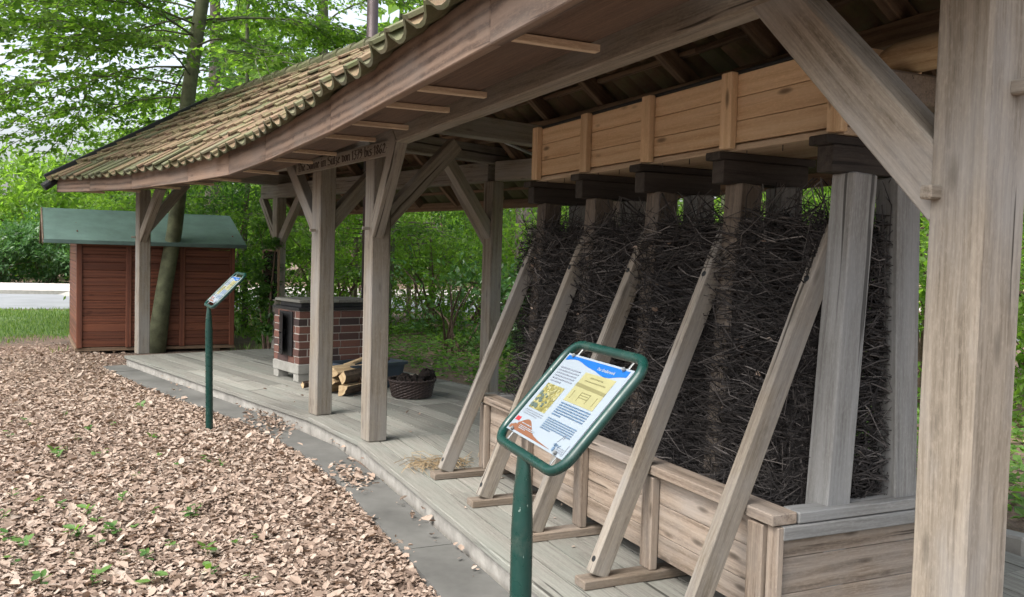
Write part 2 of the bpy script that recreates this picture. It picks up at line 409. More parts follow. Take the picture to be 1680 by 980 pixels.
# ------------------------------------------------------------------ ground, road, path
GZ = -0.155
nr = np.random.default_rng(11)
def sheet(name, poly, z, mat, kind='structure'):
    mb = MB(); mb.add([(x, y, z) for x, y in poly], [tuple(range(len(poly)))])
    o = mb.build(name, mat, origin=(0, 0, 0)); return props(o, kind=kind)
sheet('ground', [(-150, -150), (150, -150), (150, 150), (-150, 150)], GZ, M['soil'])
ROADN = [(30, 40), (25.5, 18), (23.6, 3), (23.2, -4), (22.2, -9), (19, -14), (13.5, -18), (5, -21), (-10, -24), (-30, -26)]
def offset(poly, d):
    r = []
    for i, p in enumerate(poly):
        a = Vector(poly[max(i-1, 0)]); b = Vector(poly[min(i+1, len(poly)-1)]); t = (b-a).normalized()
        r.append((p[0]-t.y*d, p[1]+t.x*d))
    return r
def strip(name, poly, d0, d1, z, mat):
    a, b = offset(poly, d0), offset(poly, d1); mb = MB()
    for i in range(len(poly)-1):
        mb.add([(*a[i], z), (*b[i], z), (*b[i+1], z), (*a[i+1], z)], [(0, 1, 2, 3)])
    return props(mb.build(name, mat, origin=(0, 0, 0)), kind='structure')
strip('road', ROADN, 0, 7.0, GZ+.008, M['asphalt'])
def kerb(d, wd, h):
    a, b = offset(ROADN, d), offset(ROADN, d+wd); mb = MB()
    for i in range(len(a)-1):
        p, q, r_, s_ = a[i], b[i], b[i+1], a[i+1]
        mb.add([(*p, GZ), (*q, GZ), (*r_, GZ), (*s_, GZ), (*p, GZ+h), (*q, GZ+h), (*r_, GZ+h), (*s_, GZ+h)],
               [(4, 5, 6, 7), (0, 1, 5, 4), (2, 3, 7, 6), (3, 0, 4, 7), (1, 2, 6, 5)])
    return props(mb.build('kerb', M['concrete'], origin=(0, 0, 0)), kind='structure')
kerb(7.0, .15, .12)
strip('pavement', ROADN, 7.15, 13.0, GZ+.11, M['paving'])
LAWN = [(16.6, 2.6), (16.4, 1.9), (16.9, 1.3), (16.5, .8), (17.1, .2), (16.3, -2.2), (22.9, -3), (23.2, 3), (24.8, 15), (22, 16), (18, 8), (17.2, 5.4), (16.8, 4), (17.1, 3.2)]
sheet('lawn', LAWN, GZ+.005, M['lawn'])

DECK_F = [(.9, -1.63), (6.27, -1.63), (7.33, -1.47), (12.14, -.075)]
DECK_B = [(.9, -4.06), (6.62, -4.06), (7.95, -3.70), (12.76, -2.22)]
SLAB = [(.7, -1.26), (1.5, -1.27), (3.58, -1.31), (4.42, -1.335), (5.45, -1.35), (6.47, -1.275), (7.91, -1.02), (9.88, -.332), (12.0, .18)]
mb = MB()
inner = [(x, y+.02) for x, y in DECK_F]
cuts = [0, 1.2, 2.35, 3.5, 4.9, 5.95, 7.2, 8.5, 9.8, 10.9, plen([(*p, 0) for p in SLAB])]
S3 = [(*p, 0) for p in SLAB]; D3 = [(*p, 0) for p in inner]; LS, LD = plen(S3), plen(D3)
for a, b in zip(cuts, cuts[1:]):
    b -= .012
    pa, pb = along(S3, a), along(S3, b)
    def innerpt(p):
        best = None
        for u, v in zip(D3, D3[1:]):
            u, v = Vector(u), Vector(v); t = max(0, min(1, (p-u).dot(v-u)/(v-u).length_squared)); q = u+(v-u)*t
            if best is None or (q-p).length < (best-p).length: best = q
        return best
    ia, ib = innerpt(pa), innerpt(pb)
    tl = rnd.uniform(-.006, .006)
    mb.quadplank([(pa.x, pa.y), (pb.x, pb.y), (ib.x, ib.y), (ia.x, ia.y)][::-1], GZ-.03, -.108+tl)
props(mb.build('stone_path', M['stone'], origin=(0, 0, 0)), kind='structure')

# ------------------------------------------------------------------ wooden deck
deck = thing('wooden_deck', 'weathered grey plank deck under the tiled open pavilion', 'deck', (5.5, -2.8, GZ))
def segment_boards(name, f0, f1, b1, b0, first=.15, bw=.155):
    f0, f1, b0, b1 = [Vector((*p, 0)) for p in (f0, f1, b0, b1)]
    X = (f1-f0).normalized(); Y = Vector((X.y, -X.x, 0))
    depth = max((b0-f0).dot(Y), (b1-f1).dot(Y))
    def edge(p, q, d):
        a, b = (p-f0).dot(Y), (q-f0).dot(Y)
        return p+(q-p)*((d-a)/(b-a))
    mbx = MB(); d = first+.008
    while d < depth-.02:
        e = min(d+bw, depth)
        A, B, C_, D_ = edge(f0, b0, d), edge(f1, b1, d), edge(f1, b1, e), edge(f0, b0, e)
        L = (B-A).length; t = [0]; pos = rnd.uniform(.8, 2.8)
        while pos < L-.5: t.append(pos/L); pos += rnd.uniform(1.6, 3.2)
        t.append(1)
        for u, v in zip(t, t[1:]):
            v2 = v-.004/L
            p = [A+(B-A)*u, A+(B-A)*v2, D_+(C_-D_)*v2, D_+(C_-D_)*u]
            dz = rnd.uniform(-.003, .002)
            mbx.quadplank([(q.x, q.y) for q in p][::-1], -.035+dz, dz)
        d = e+.009
    mbx.build(name, M['deck'], deck)
    # edge board with its own overhang
    me = MB(); q = [f0-Y*.004, f1-Y*.004, edge(f1, b1, first), edge(f0, b0, first)]
    me.board((q[0]+q[3])/2+Vector((0, 0, -.017)), (q[1]+q[2])/2-X*.006+Vector((0, 0, -.017)), first+.004, .036, ch=.004, wob=.002)
    me.build('edge_board', M['deck'], deck)
    mr = MB()
    mr.board(f0+Y*.062+Vector((0, 0, -.126)), f1+Y*.062+Vector((0, 0, -.126)), .08, .175, ch=.003)
    mr.build('riser', M['riser'], deck)
segs = []
for i in range(3): segment_boards('decking', DECK_F[i], DECK_F[i+1], DECK_B[i+1], DECK_B[i])
mr = MB(); a, b = Vector((*DECK_F[3], -.13)), Vector((*DECK_B[3], -.13)); ux = (b-a).normalized(); iv = Vector((-.96, -.28, 0))*.05
mr.board(a+ux*.12+iv, b+iv, .06, .16); mr.build('end_riser', M['deck'], deck)

# ------------------------------------------------------------------ pavilion
pav = thing('open_pavilion', 'open timber pavilion with a bent mossy pantile roof on thick oak posts', 'pavilion', (6.2, -2.8, 0))
OAK = M['oak']
def post(corner, sz, yw, z0=0.002, z1=2.15, mat=OAK, off=(1, -1)):
    c, s_ = math.cos(yw), math.sin(yw); dx, dy = off[0]*sz[0]/2, off[1]*sz[1]/2
    x, y = corner[0]+c*dx-s_*dy, corner[1]+s_*dx+c*dy
    m = MB(); m.board((x, y, z0), (x, y, z1), sz[0], sz[1], up=(-s_, c, 0), ch=.008, seg=6, wob=.0015)
    m.build('post', mat, pav); return Vector((x, y, z1))
def bm(name, p0, p1, w_, h_, mat=OAK, up=(0, 0, 1), ch=.006, parent=pav, wob=.0015, seg=0):
    m = MB(); m.board(p0, p1, w_, h_, up, ch, 0, seg, wob); return m.build(name, mat, parent)
A16, A8 = R(16.1), R(8.3)
P4 = post((1.285, -1.69), (.14, .14), 0, -.001, 2.155)
P3 = post((6.21, -1.688), (.15, .15), A8)
P2 = post((7.365, -1.546), (.15, .15), A16)
P1 = post((12.27, -.235), (.15, .15), A16)
B2 = post((8.20, -3.48), (.15, .15), A16, GZ, 2.18)
B1 = post((13.0, -2.10), (.15, .15), A16, GZ, 2.18)
B3 = post((6.86, -3.95), (.15, .15), A8, GZ, 2.18)
B4 = post((1.3, -4.02), (.15, .15), 0, GZ, 2.18)
dL = Vector((math.cos(A16), math.sin(A16), 0)); nL = Vector((-math.sin(A16), math.cos(A16), 0))
dM = (P2-P3); dM.z = 0; dM.normalize()
# front plate in three lengths, lower face at 2.155
PZ = 2.155+.10
f0 = Vector((1.0, -1.74, PZ)); k1 = Vector((P3.x-.02, -1.74, PZ))
bm('wall_plate', f0, k1, .10, .20)
k1b = Vector((P3.x, P3.y, PZ)); k2 = Vector((P2.x, P2.y, PZ))
bm('wall_plate', k1b+dM*.09, k2-dM*.07, .10, .196)
bm('wall_plate', k2+dL*.0, P1.xyz*1+Vector((0, 0, .108))+dL*.55, .10, .20)
# rear plate
BZ = 2.18+.10
b3, b2, b1, b4 = [Vector((p.x, p.y, BZ)) for p in (B3, B2, B1, B4)]
bm('wall_plate', Vector((1.0, b4.y, BZ)), b3-Vector((.0, 0, 0)), .14, .20)
dB = (b2-b3).normalized()
bm('wall_plate', b3+dB*.08, b2-dB*.08, .14, .198)
bm('wall_plate', b2+dL*.02, b1+dL*.5, .14, .20)
# cross ties
def tie(a, b, z, ea=.0, eb=.25):
    a, b = Vector((a.x, a.y, z)), Vector((b.x, b.y, z)); d = (b-a).normalized()
    bm('tie_beam', a+d*(.08-ea), b+d*eb, .14, .17); return a, b, d
tz = 2.155+.20+.088
ties = [tie(P3, B3, tz), tie(P2, B2, tz), tie(P1, B1, tz), tie(P4, B4, tz)]
# braces
def brace(p, d, z0, run, rise, w_=.10, h_=.13, off=.075, side=(0, 0, 0), mat=OAK):
    p = Vector(p); s_ = Vector(side)
    a = Vector((p.x, p.y, z0))+Vector(d)*(off-.05)+s_; b = Vector((p.x, p.y, z0+rise))+Vector(d)*(off+run)+s_
    bm('brace', a, b, w_, h_, mat, up=(0, 0, 1) if abs(Vector(d).z) < .9 else (1, 0, 0))
brace(P4, (1, 0, 0), 1.555, .66, .70, .10, .135, .07, (0, .017, 0))
brace(P3, (-1, -.0, 0), 1.55, .52, .66, .09, .12, .075, (0, .02, 0))
brace(P2, dL, 1.57, .50, .64, .09, .11, .075, nL*.02)
brace(P1, -dL, 1.50, .68, .66, .09, .12, .075, nL*.02)
for a, (pa, pb) in zip(ties[:2], ((P3, B3), (P2, B2))):
    d = a[2]
    brace(pa, d, 1.62, .62, .66, .09, .12); brace(pb, -d, 1.62, .60, .72, .09, .12)
brace(P1, ties[2][2], 1.62, .5, .66, .09, .12)
brace(B2, dL, 1.52, .60, .70, .09, .12); brace(B1, -dL, 1.50, .62, .70, .09, .12); brace(B1, dL, 1.55, .5, .65, .09, .12)
brace(B3, (-1, 0, 0), 1.52, .60, .70, .09, .12); brace(B4, (1, 0, 0), 1.52, .60, .70, .09, .12)
# oak pegs
def peg(p, d, r=.012, L=.035):
    m = MB(); p = Vector(p); d = Vector(d).normalized(); m.board(p-d*.02, p+d*L, 2*r, 2*r, ch=.004, seg=1); m.build('peg', OAK, pav)
peg((1.405, -1.69, 1.575), (0, 1, 0), .016); peg((1.284, -1.775, 1.80), (-1, 0, 0), .016)
peg((6.225, -1.65, 1.585), (0, 1, 0)); peg((7.40, -1.50, 1.585), (-.2, 1, 0)); peg((12.33, -.18, 1.53), (-.2, 1, 0))
peg((5.62, -1.66, 2.27), (0, 1, 0), .02, .05); peg((5.9, -1.66, 2.27), (0, 1, 0), .02, .05)

# eaves and ridge polylines (matching vertices)
FE = [(.95, -1.10, 2.08), (2.6, -1.10, 2.08), (4.9, -1.10, 2.079), (6.842, -1.035, 2.083), (7.787, -.869, 2.038), (8.903, -.619, 2.038), (10.547, -.143, 2.040), (11.866, .312, 2.065), (12.823, .725, 2.086)]
RG = [(.95, -2.74, 3.46), (2.6, -2.74, 3.46), (4.9, -2.76, 3.44), (6.9, -2.72, 3.45), (7.9, -2.52, 3.46), (9.1, -2.28, 3.47), (10.8, -1.86, 3.48), (12.2, -1.50, 3.47), (13.38, -1.195, 3.465)]
BE = [(.95, -4.60, 1.95), (2.6, -4.60, 1.95), (4.9, -4.58, 1.95), (7.2, -4.46, 1.94), (8.4, -4.10, 1.93), (9.6, -3.78, 1.93), (11.3, -3.27, 1.93), (12.7, -2.86, 1.93), (13.85, -2.53, 1.94)]
FH = .20
fp = [Vector(p)+Vector((0, 0, FH/2)) for p in FE]
for i, (a, b) in enumerate([(0, 2), (2, 3), (3, 5), (5, 6), (6, 8)]):
    m = MB()
    for j in range(a, b):
        d = (fp[j+1]-fp[j]).normalized()
        m.board(fp[j]+d*.002, fp[j+1]-d*.002, .045, FH, ch=.004)
    m.build('fascia_board', M['fascia'], pav)
bp = [Vector(p)+Vector((0, 0, .07)) for p in BE]
m = MB()
for a, b in zip(bp, bp[1:]): m.board(a, b, .03, .10)
m.build('fascia_board', M['rafter'], pav)
# soffit panels with pale cross strips
def frame_at(poly, i, t):
    a, b = Vector(poly[i]), Vector(poly[i+1]); p = a.lerp(b, t); d = (b-a); d.z = 0; d.normalize(); return p, d, Vector((d.y, -d.x, 0))
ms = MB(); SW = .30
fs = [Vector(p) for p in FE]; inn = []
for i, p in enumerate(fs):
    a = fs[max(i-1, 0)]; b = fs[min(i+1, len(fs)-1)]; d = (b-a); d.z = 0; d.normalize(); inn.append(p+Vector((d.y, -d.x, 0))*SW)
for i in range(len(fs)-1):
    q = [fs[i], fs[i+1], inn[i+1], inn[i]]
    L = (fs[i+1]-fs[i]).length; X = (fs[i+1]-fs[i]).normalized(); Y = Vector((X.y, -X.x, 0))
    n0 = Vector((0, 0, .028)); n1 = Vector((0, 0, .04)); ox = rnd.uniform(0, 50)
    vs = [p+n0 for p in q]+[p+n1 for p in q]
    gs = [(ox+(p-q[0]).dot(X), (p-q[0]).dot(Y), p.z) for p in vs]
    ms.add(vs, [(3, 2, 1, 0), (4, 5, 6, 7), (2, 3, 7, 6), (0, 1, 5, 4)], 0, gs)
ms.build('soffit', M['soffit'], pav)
for i, t in [(0, .03), (0, .36), (0, .95), (1, .38), (1, .58), (1, .86), (2, .15), (2, .62), (2, .98), (3, .75), (4, .6), (5, .15), (5, .7), (6, .5), (7, .4)]:
    p, d, nn_ = frame_at(FE, i, t)
    bm('soffit_strip', p+nn_*.024+Vector((0, 0, .014)), p+nn_*(SW+.03)+Vector((0, 0, .014)), .035, .024, M['strip'], ch=.002)
# rafters, battens, purlins
RF = [Vector(p)+Vector((0, 0, FH-.045)) for p in FE]; RBk = [Vector(p)+Vector((0, 0, .10)) for p in BE]; RT = [Vector(p)+Vector((0, 0, -.12)) for p in RG]
def onpoly(P, u):
    i = min(int(u), len(P)-2); return P[i].lerp(P[i+1], u-i)
rafter_u = [.03, .45, .9, 1.3, 1.7, 2.1, 2.6, 3.05, 3.8, 4.5, 5.1, 5.55, 6.0, 6.5, 7.0, 7.5, 7.93]
for u in rafter_u:
    t = onpoly(RT, u)
    bm('rafter', onpoly(RF, u)+Vector((0, -.05, .0)), t, .07, .11, M['rafter'])
    bm('rafter', onpoly(RBk, u)+Vector((0, .02, 0)), t, .07, .11, M['rafter'])
mbt = MB()
for P in (RF, RBk):
    for v in [.04]+[.14*k for k in range(1, 7)]+[.95]:
        for i in range(8):
            a, b = P[i].lerp(RT[i], v), P[i+1].lerp(RT[i+1], v); up = Vector((0, 0, .075))
            mbt.board(a+up, b+up, .05, .03, ch=.002)
mbt.build('tile_battens', M['rafter'], pav)
m = MB()
for i in range(8): m.board(RT[i]+Vector((0, 0, -.03)), RT[i+1]+Vector((0, 0, -.03)), .10, .14)
m.build('ridge_purlin', M['rafter'], pav)
for P in (RF, RBk):
    m = MB()
    for i in range(8):
        a, b = P[i].lerp(RT[i], .52), P[i+1].lerp(RT[i+1], .52); up = Vector((0, 0, -.12)); m.board(a+up, b+up, .10, .12)
    m.build('purlin', M['rafter'], pav)

mg = MB(); ez = Vector((RG[0][0], RG[0][1], RG[0][2])); yy = FE[0][1]-.12  # unseen boarding over the near gable, added to keep the attic dark
while yy > BE[0][1]+.2:
    y2 = yy-.16; ym = (yy+y2)/2
    topz = (lerp(FE[0][2]+.12, RG[0][2]-.14, (FE[0][1]-ym)/(FE[0][1]-ez.y)) if ym > ez.y else lerp(BE[0][2]+.05, RG[0][2]-.14, (ym-BE[0][1])/(ez.y-BE[0][1])))
    if topz > 2.5: mg.board((1.02, ym, 2.46), (1.02, ym, topz), .152, .022, up=(1, 0, 0))
    yy = y2
mg.build('added_gable_boards', M['rafter'], pav)

# pantiles: each tile a closed curved shell
def tiles(EP, name, rows=8, over=.06):
    E = [Vector(p) for p in EP]; T = [Vector(p)+Vector((0, 0, .03)) for p in RG]
    mt = MB(); L = [0]
    for a, b in zip(E, E[1:]): L.append(L[-1]+(b-a).length)
    ncol = int(L[-1]/.235); NX = 7; lift = Vector((0, 0, 0))
    def P(s_, v):
        i = 0
        while i < len(L)-2 and L[i+1] < s_: i += 1
        t = (s_-L[i])/(L[i+1]-L[i]); return E[i].lerp(E[i+1], t).lerp(T[i].lerp(T[i+1], t), v)
    for c in range(ncol):
        s0, s1 = L[-1]*c/ncol, L[-1]*(c+1)/ncol
        for r in range(rows):
            v0 = -over if r == 0 else r/rows; v1 = min(1, (r+1)/rows+(.035 if rnd.random() > .02 or r == 0 else -.018))
            jl, jr, jz = rnd.uniform(-.016, .016), rnd.uniform(-.016, .016), rnd.uniform(0, .014)
            js = rnd.uniform(-.008, .008); tn = []
            a, b = P(s0, v0), P(s1, v0); sl = (P(s0, v1)-a); X = (b-a).normalized(); N_ = X.cross(sl).normalized()
            if N_.z < 0: N_ = -N_
            vs = []
            for lay in (0, 1):
                for iv, v in enumerate((v0, v1)):
                    for k in range(NX):
                        q = k/(NX-1); s_ = min(max(lerp(s0, s1, q*1.14)+js, 0), L[-1])
                        # S profile: a high roll at one side, shallow trough at the other
                        prof = .031*math.cos(2*math.pi*(q*.98-.12))+.009*math.cos(4*math.pi*(q-.1))
                        h = prof+(.046 if iv == 0 else .008)+jz+(jl*(1-q)+jr*q)*(1 if iv == 0 else .2)
                        vs.append(P(s_, v)+N_*(h-(.017 if lay else 0)))
            K = NX; fs = []
            for k in range(K-1):
                fs.append((k, k+1, K+k+1, K+k)); fs.append((2*K+k+1, 2*K+k, 3*K+k, 3*K+k+1)); fs.append((k+1, k, 2*K+k, 2*K+k+1))
            fs.append((0, K, 3*K, 2*K)); fs.append((K-1, 3*K-1, 4*K-1, 2*K-1))
            nb = len(mt.MI); mt.add(vs, fs, 1 if rnd.random() < (.5 if r == 0 else .08) else 0)
            if r == 0:
                for k in range(len(fs)):
                    if k < 3*(K-1) and k % 3: mt.MI[nb+k] = 1
    return mt.build(name, [M['tile'], M['tile_moss']], pav)
FT = [(x, y, z+FH+.005) for x, y, z in FE]; BT = [(x, y, z+.17) for x, y, z in BE]
tiles(FT, 'roof_tiles'); tiles(BT, 'roof_tiles')
m = MB(); rl = [Vector(p)+Vector((0, 0, .075)) for p in RG]; LL = plen(rl); s0 = 0
while s0 < LL-.1:
    a, b = along(rl, s0), along(rl, min(LL, s0+.36)); m.tube([a+Vector((0, 0, .012)), b-Vector((0, 0, .006))], [.072, .062], 10); s0 += .33
m.build('ridge_tiles', M['tile_moss'], pav)
# black verge trim at the far gable
m = MB(); e = Vector(FT[-1]); t = Vector(RG[-1]); e2 = Vector(BT[-1])
out_ = (Vector(FE[-1])-Vector(FE[-2])); out_.z = 0; out_.normalize()
sl_ = (t-e).normalized()
m.board(e-sl_*.16+out_*.02+Vector((0, 0, .03)), t+out_*.02+Vector((0, 0, .07)), .045, .15, ch=.01)
m.board(e2-(t-e2).normalized()*.12+out_*.02+Vector((0, 0, .03)), t+out_*.02+Vector((0, 0, .07)), .045, .15, ch=.01)
m.build('verge_trim', M['black'], pav)
m = MB(); m.tube([e-sl_*.20+out_*.01+Vector((0, 0, -.05)), e-sl_*.04+out_*.01+Vector((0, 0, -.02))], .055, 10); m.build('verge_end', M['black'], pav)

# name board with burnt lettering
nb0, nb1 = Vector((7.76, -1.425, 2.124)), Vector((5.83, -1.703, 2.136))
nbt = thing('name_board', 'long wooden board with burnt old German lettering across two posts', 'sign', tuple(nb0))
m = MB(); m.board(nb0, nb1, .022, .108, (0, 0, 1), .003, wob=.0005); m.build('board', M['oak'], nbt)
NIB = (.62, .40)
G = {  # broad-nib strokes in a 0..1 x-height box (asc 1.6, desc -.4)
 'D': (.9, [[(.1, 1.45), (.15, 0), (.6, .02), (.82, .5), (.75, 1.15), (.45, 1.5), (.05, 1.5)], [(.42, 1.3), (.42, .25)]]),
 'S': (.8, [[(.75, 1.35), (.45, 1.5), (.12, 1.3), (.15, .95), (.65, .62), (.7, .2), (.4, 0), (.08, .15)]]),
 'i': (.32, [[(.1, .95), (.16, .1), (.28, .02)], [(.1, 1.3), (.18, 1.38)]]),
 'e': (.5, [[(.4, .12), (.25, 0), (.1, .15), (.1, .75), (.28, 1), (.42, .75), (.15, .5)]]),
 'a': (.55, [[(.4, .9), (.25, 1), (.08, .75), (.1, .15), (.22, 0), (.4, .2)], [(.42, .95), (.42, .1), (.52, .02)]]),
 'l': (.3, [[(.1, 1.55), (.12, .1), (.26, .02)]]),
 'n': (.6, [[(.1, .95), (.12, 0)], [(.12, .8), (.35, 1), (.46, .85), (.46, .1), (.56, .02)]]),
 'm': (.85, [[(.1, .95), (.12, 0)], [(.12, .8), (.3, 1), (.4, .85), (.4, 0)], [(.4, .8), (.6, 1), (.7, .85), (.7, .1), (.8, .02)]]),
 'ü': (.58, [[(.1, .98), (.1, .15), (.25, 0), (.44, .2)], [(.44, .98), (.44, .1), (.54, .02)], [(.14, 1.32), (.18, 1.38)], [(.38, 1.32), (.42, 1.38)]]),
 'z': (.52, [[(.08, .95), (.42, .95), (.15, .5), (.42, .35), (.35, -.15), (.1, -.3)]]),
 'v': (.55, [[(.05, 1.1), (.12, .95), (.14, .15), (.3, 0), (.46, .3), (.46, .8), (.28, 1.0)]]),
 'o': (.52, [[(.28, 1), (.1, .8), (.1, .2), (.25, 0), (.43, .2), (.43, .8), (.26, 1)]]),
 'b': (.55, [[(.1, 1.55), (.12, .1), (.28, 0), (.45, .2), (.45, .8), (.28, 1), (.14, .85)]]),
 's': (.48, [[(.4, .9), (.22, 1), (.08, .8), (.38, .4), (.38, .12), (.2, 0), (.06, .1)]]),
 '1': (.4, [[(.06, 1.15), (.2, 1.4), (.2, 0)]]),
 '3': (.55, [[(.08, 1.35), (.42, 1.4), (.22, .85), (.45, .65), (.42, .2), (.2, 0), (.05, .15)]]),
 '7': (.55, [[(.06, 1.35), (.46, 1.38), (.2, 0)], [(.15, .7), (.45, .74)]]),
 '9': (.55, [[(.42, 1.1), (.25, 1.4), (.08, 1.1), (.15, .8), (.42, .95), (.4, .35), (.12, 0)]]),
 '8': (.55, [[(.25, .8), (.08, 1.1), (.25, 1.4), (.42, 1.1), (.08, .4), (.25, 0), (.45, .35), (.25, .8)]]),
 '6': (.55, [[(.4, 1.4), (.12, .9), (.08, .3), (.25, 0), (.44, .3), (.35, .65), (.1, .5)]]),
 '2': (.55, [[(.08, 1.1), (.25, 1.4), (.42, 1.1), (.06, .06), (.46, .06)]]),
 '·': (.3, [[(.12, .62), (.18, .68)]]), ' ': (.34, [])}
def nib_text(mb, txt, o, ex, ey, ez, scale, width, mi=0):
    """pen-stroke lettering laid as thin raised strokes along ex; total advance fitted to width"""
    tot = sum(G[c][0] for c in txt); sx = width/tot; nx, ny = .085/scale*scale, .10
    x = 0
    for c in txt:
        adv, strokes = G[c]
        for st in strokes:
            for (x0, y0), (x1, y1) in zip(st, st[1:]):
                pts = []
                for px, py in ((x0, y0), (x1, y1)):
                    for qx, qy in ((-nx, -ny*.55), (nx*.6, -ny*.2), (nx, ny*.55), (-nx*.6, ny*.2)): pts.append((px+qx, py+qy))
                pts = hull(pts)
                mb.prism([((x+px)*sx, py*scale) for px, py in pts], o+ez*rnd.uniform(0, .0006), ex, ey, .0012, mi)
        x += adv
def hull(p):
    p = sorted(set(p))
    def half(q):
        h = []
        for a in q:
            while len(h) > 1 and (h[-1][0]-h[-2][0])*(a[1]-h[-2][1])-(h[-1][1]-h[-2][1])*(a[0]-h[-2][0]) <= 0: h.pop()
            h.append(a)
        return h
    l, u = half(p), half(p[::-1]); return l[:-1]+u[:-1]
ex = (nb1-nb0).normalized(); ezn = ex.cross(Vector((0, 0, 1))).normalized(); ezn = ezn if ezn.y > 0 else -ezn
m = MB(); ey = ezn.cross(ex); ey = ey if ey.z > 0 else -ey
nib_text(m, '·Die Saline im Sülze von 1379 bis 1862·', nb0+ex*.03+ezn*.0112+ey*(-.030), ex, ey, ezn, .047, (nb1-nb0).length-.06)
m.build('lettering', M['letter'], nbt)

# ------------------------------------------------------------------ graduation works (salt trickling frame)
gt = thing('graduation_frame', 'timber trickling frame with blackened caps, plank trough above and long plank basin below', 'graduation works', (3.8, -2.645, 0))
TX = [5.09-.637*i for i in range(5)]; CY = -2.645
DARK, GREY, LAR, PINE = M['blackwood'], M['grey'], M['larch'], M['pine']
def gb(name, p0, p1, w_, h_, mat, up=(0, 0, 1), ch=.004, wob=.001, parent=gt):
    m = MB(); m.board(p0, p1, w_, h_, up, ch, 0, 0, wob); return m.build(name, mat, parent)
for i, x in enumerate(TX):
    mat = GREY if i == 4 else M['soaked']
    # sleeper, leaning strut, two leaning posts, lintel, cap
    gb('sleeper', (x, -1.80, .020), (x, -3.45, .020), .09, .04, M['oak_dark'])
    gb('post', (x-.075, -2.445, .04), (x-.075, -2.532, 1.752), .12, .115, mat, (1, 0, 0), .006)
    gb('post', (x-.075, -2.845, .04), (x-.075, -2.757, 1.752), .12, .115, GREY, (1, 0, 0), .006)
    gb('lintel', (x-.05, -2.405, 1.803), (x-.05, -2.885, 1.803), .085, .102, DARK, wob=.003)
    gb('cap_beam', (x-.03, -2.385, 1.874), (x-.03, -2.94, 1.874), .10, .036, DARK)
    st = gb('strut', (x+.0, -1.885, .045), (x+.0, -2.525, 1.565), .052, .088, M['oak'], (0, 1, 0), .004)
    d = Vector((0, -.6, 1.425)).normalized(); nrm = Vector((0, 1.425, .6)).normalized()
    for zz in (.06, 1.40):
        c = Vector((x, -1.885, .045))+d*zz+nrm*.0448
        mh = MB(); mh.tube([c-nrm*.004, c+nrm*.0008], .0135, 12); mh.build('bolt_hole', M['black'], st)
# trough of fresh planks
tr = MB(); y0, y1 = -2.452, -2.838; xa, xb = 5.03, 2.462
zb = [1.925, 2.02, 2.122, 2.222]
for yy in (y0, y1):
    for a, b in zip(zb, zb[1:]): tr.board((xa, yy, (a+b)/2), (xb, yy, (a+b)/2), .024, b-a-.003, ch=.002)
for xx in (xa+.014, xb-.014):
    for a, b in zip(zb, zb[1:]): tr.board((xx, y0-.015, (a+b)/2), (xx, y1+.015, (a+b)/2), .024, b-a-.003, ch=.002)
tr.build('trough', PINE, gt)
gb('trough_floor', (xa+.02, CY, 1.907), (xb-.02, CY, 1.907), .40, .028, M['strip'])
for x in TX: gb('batten', (x-.085, y0+.030, 1.90), (x-.085, y0+.030, 2.232), .075, .036, PINE, (0, 1, 0))
m = MB()
m.board((xa+.03, y0-.002, 2.231), (xb-.03, y0-.002, 2.231), .032, .014); m.board((xa+.03, y1, 2.231), (xb-.03, y1, 2.231), .032, .014)
m.build('trough_rim', M['black'], gt)
m = MB()
for i in range(4):
    for k in (.25, .6):
        x = TX[i]-.637*k; m.tube([(x, -2.47, 1.895), (x, -2.47, 1.868)], .002, 5)
m.build('drip_nozzle', M['iron'], gt)
# basin
bx0, bx1, by0, by1 = 5.12, 2.405, -2.19, -3.10
m = MB(); zs = [.095, .20, .335, .455]
for yy in (by0, by1):
    for a, b in zip(zs, zs[1:]): m.board((bx0, yy, (a+b)/2), (bx1, yy, (a+b)/2), .028, b-a-.003, ch=.002)
for xx in (bx0-.014, bx1+.014):
    for a, b in zip(zs, zs[1:]): m.board((xx, by0-.016, (a+b)/2), (xx, by1+.016, (a+b)/2), .028, b-a-.003, ch=.002)
m.build('basin', LAR, gt)
gb('basin_floor', (bx0-.03, -2.645, .11), (bx1+.03, -2.645, .11), .86, .025, DARK)
for x in TX[:4]+[2.47]: gb('batten', (x+.01, by0+.036, .042), (x+.01, by0+.036, .455), .085, .04, LAR, (0, 1, 0))
gb('cap_rail', (bx0+.03, -2.185, .487), (bx1-.025, -2.185, .487), .115, .042, M['larch'])
gb('cap_rail', (bx0+.03, -3.105, .487), (bx1-.025, -3.105, .487), .115, .042, GREY)
gb('cap_rail', (bx1+.015, -2.248, .4875), (bx1+.015, -3.042, .4875), .09, .042, GREY)
gb('cap_rail', (bx0-.02, -2.248, .4875), (bx0-.02, -3.042, .4875), .09, .042, GREY)
gb('end_moulding', (bx1-.018, -2.175, .437), (bx1-.018, -3.10, .437), .03, .052, GREY)
gb('corner_board', (bx1-.001, -2.168, .09), (bx1-.001, -2.168, .46), .03, .06, LAR, (1, 0, 0))

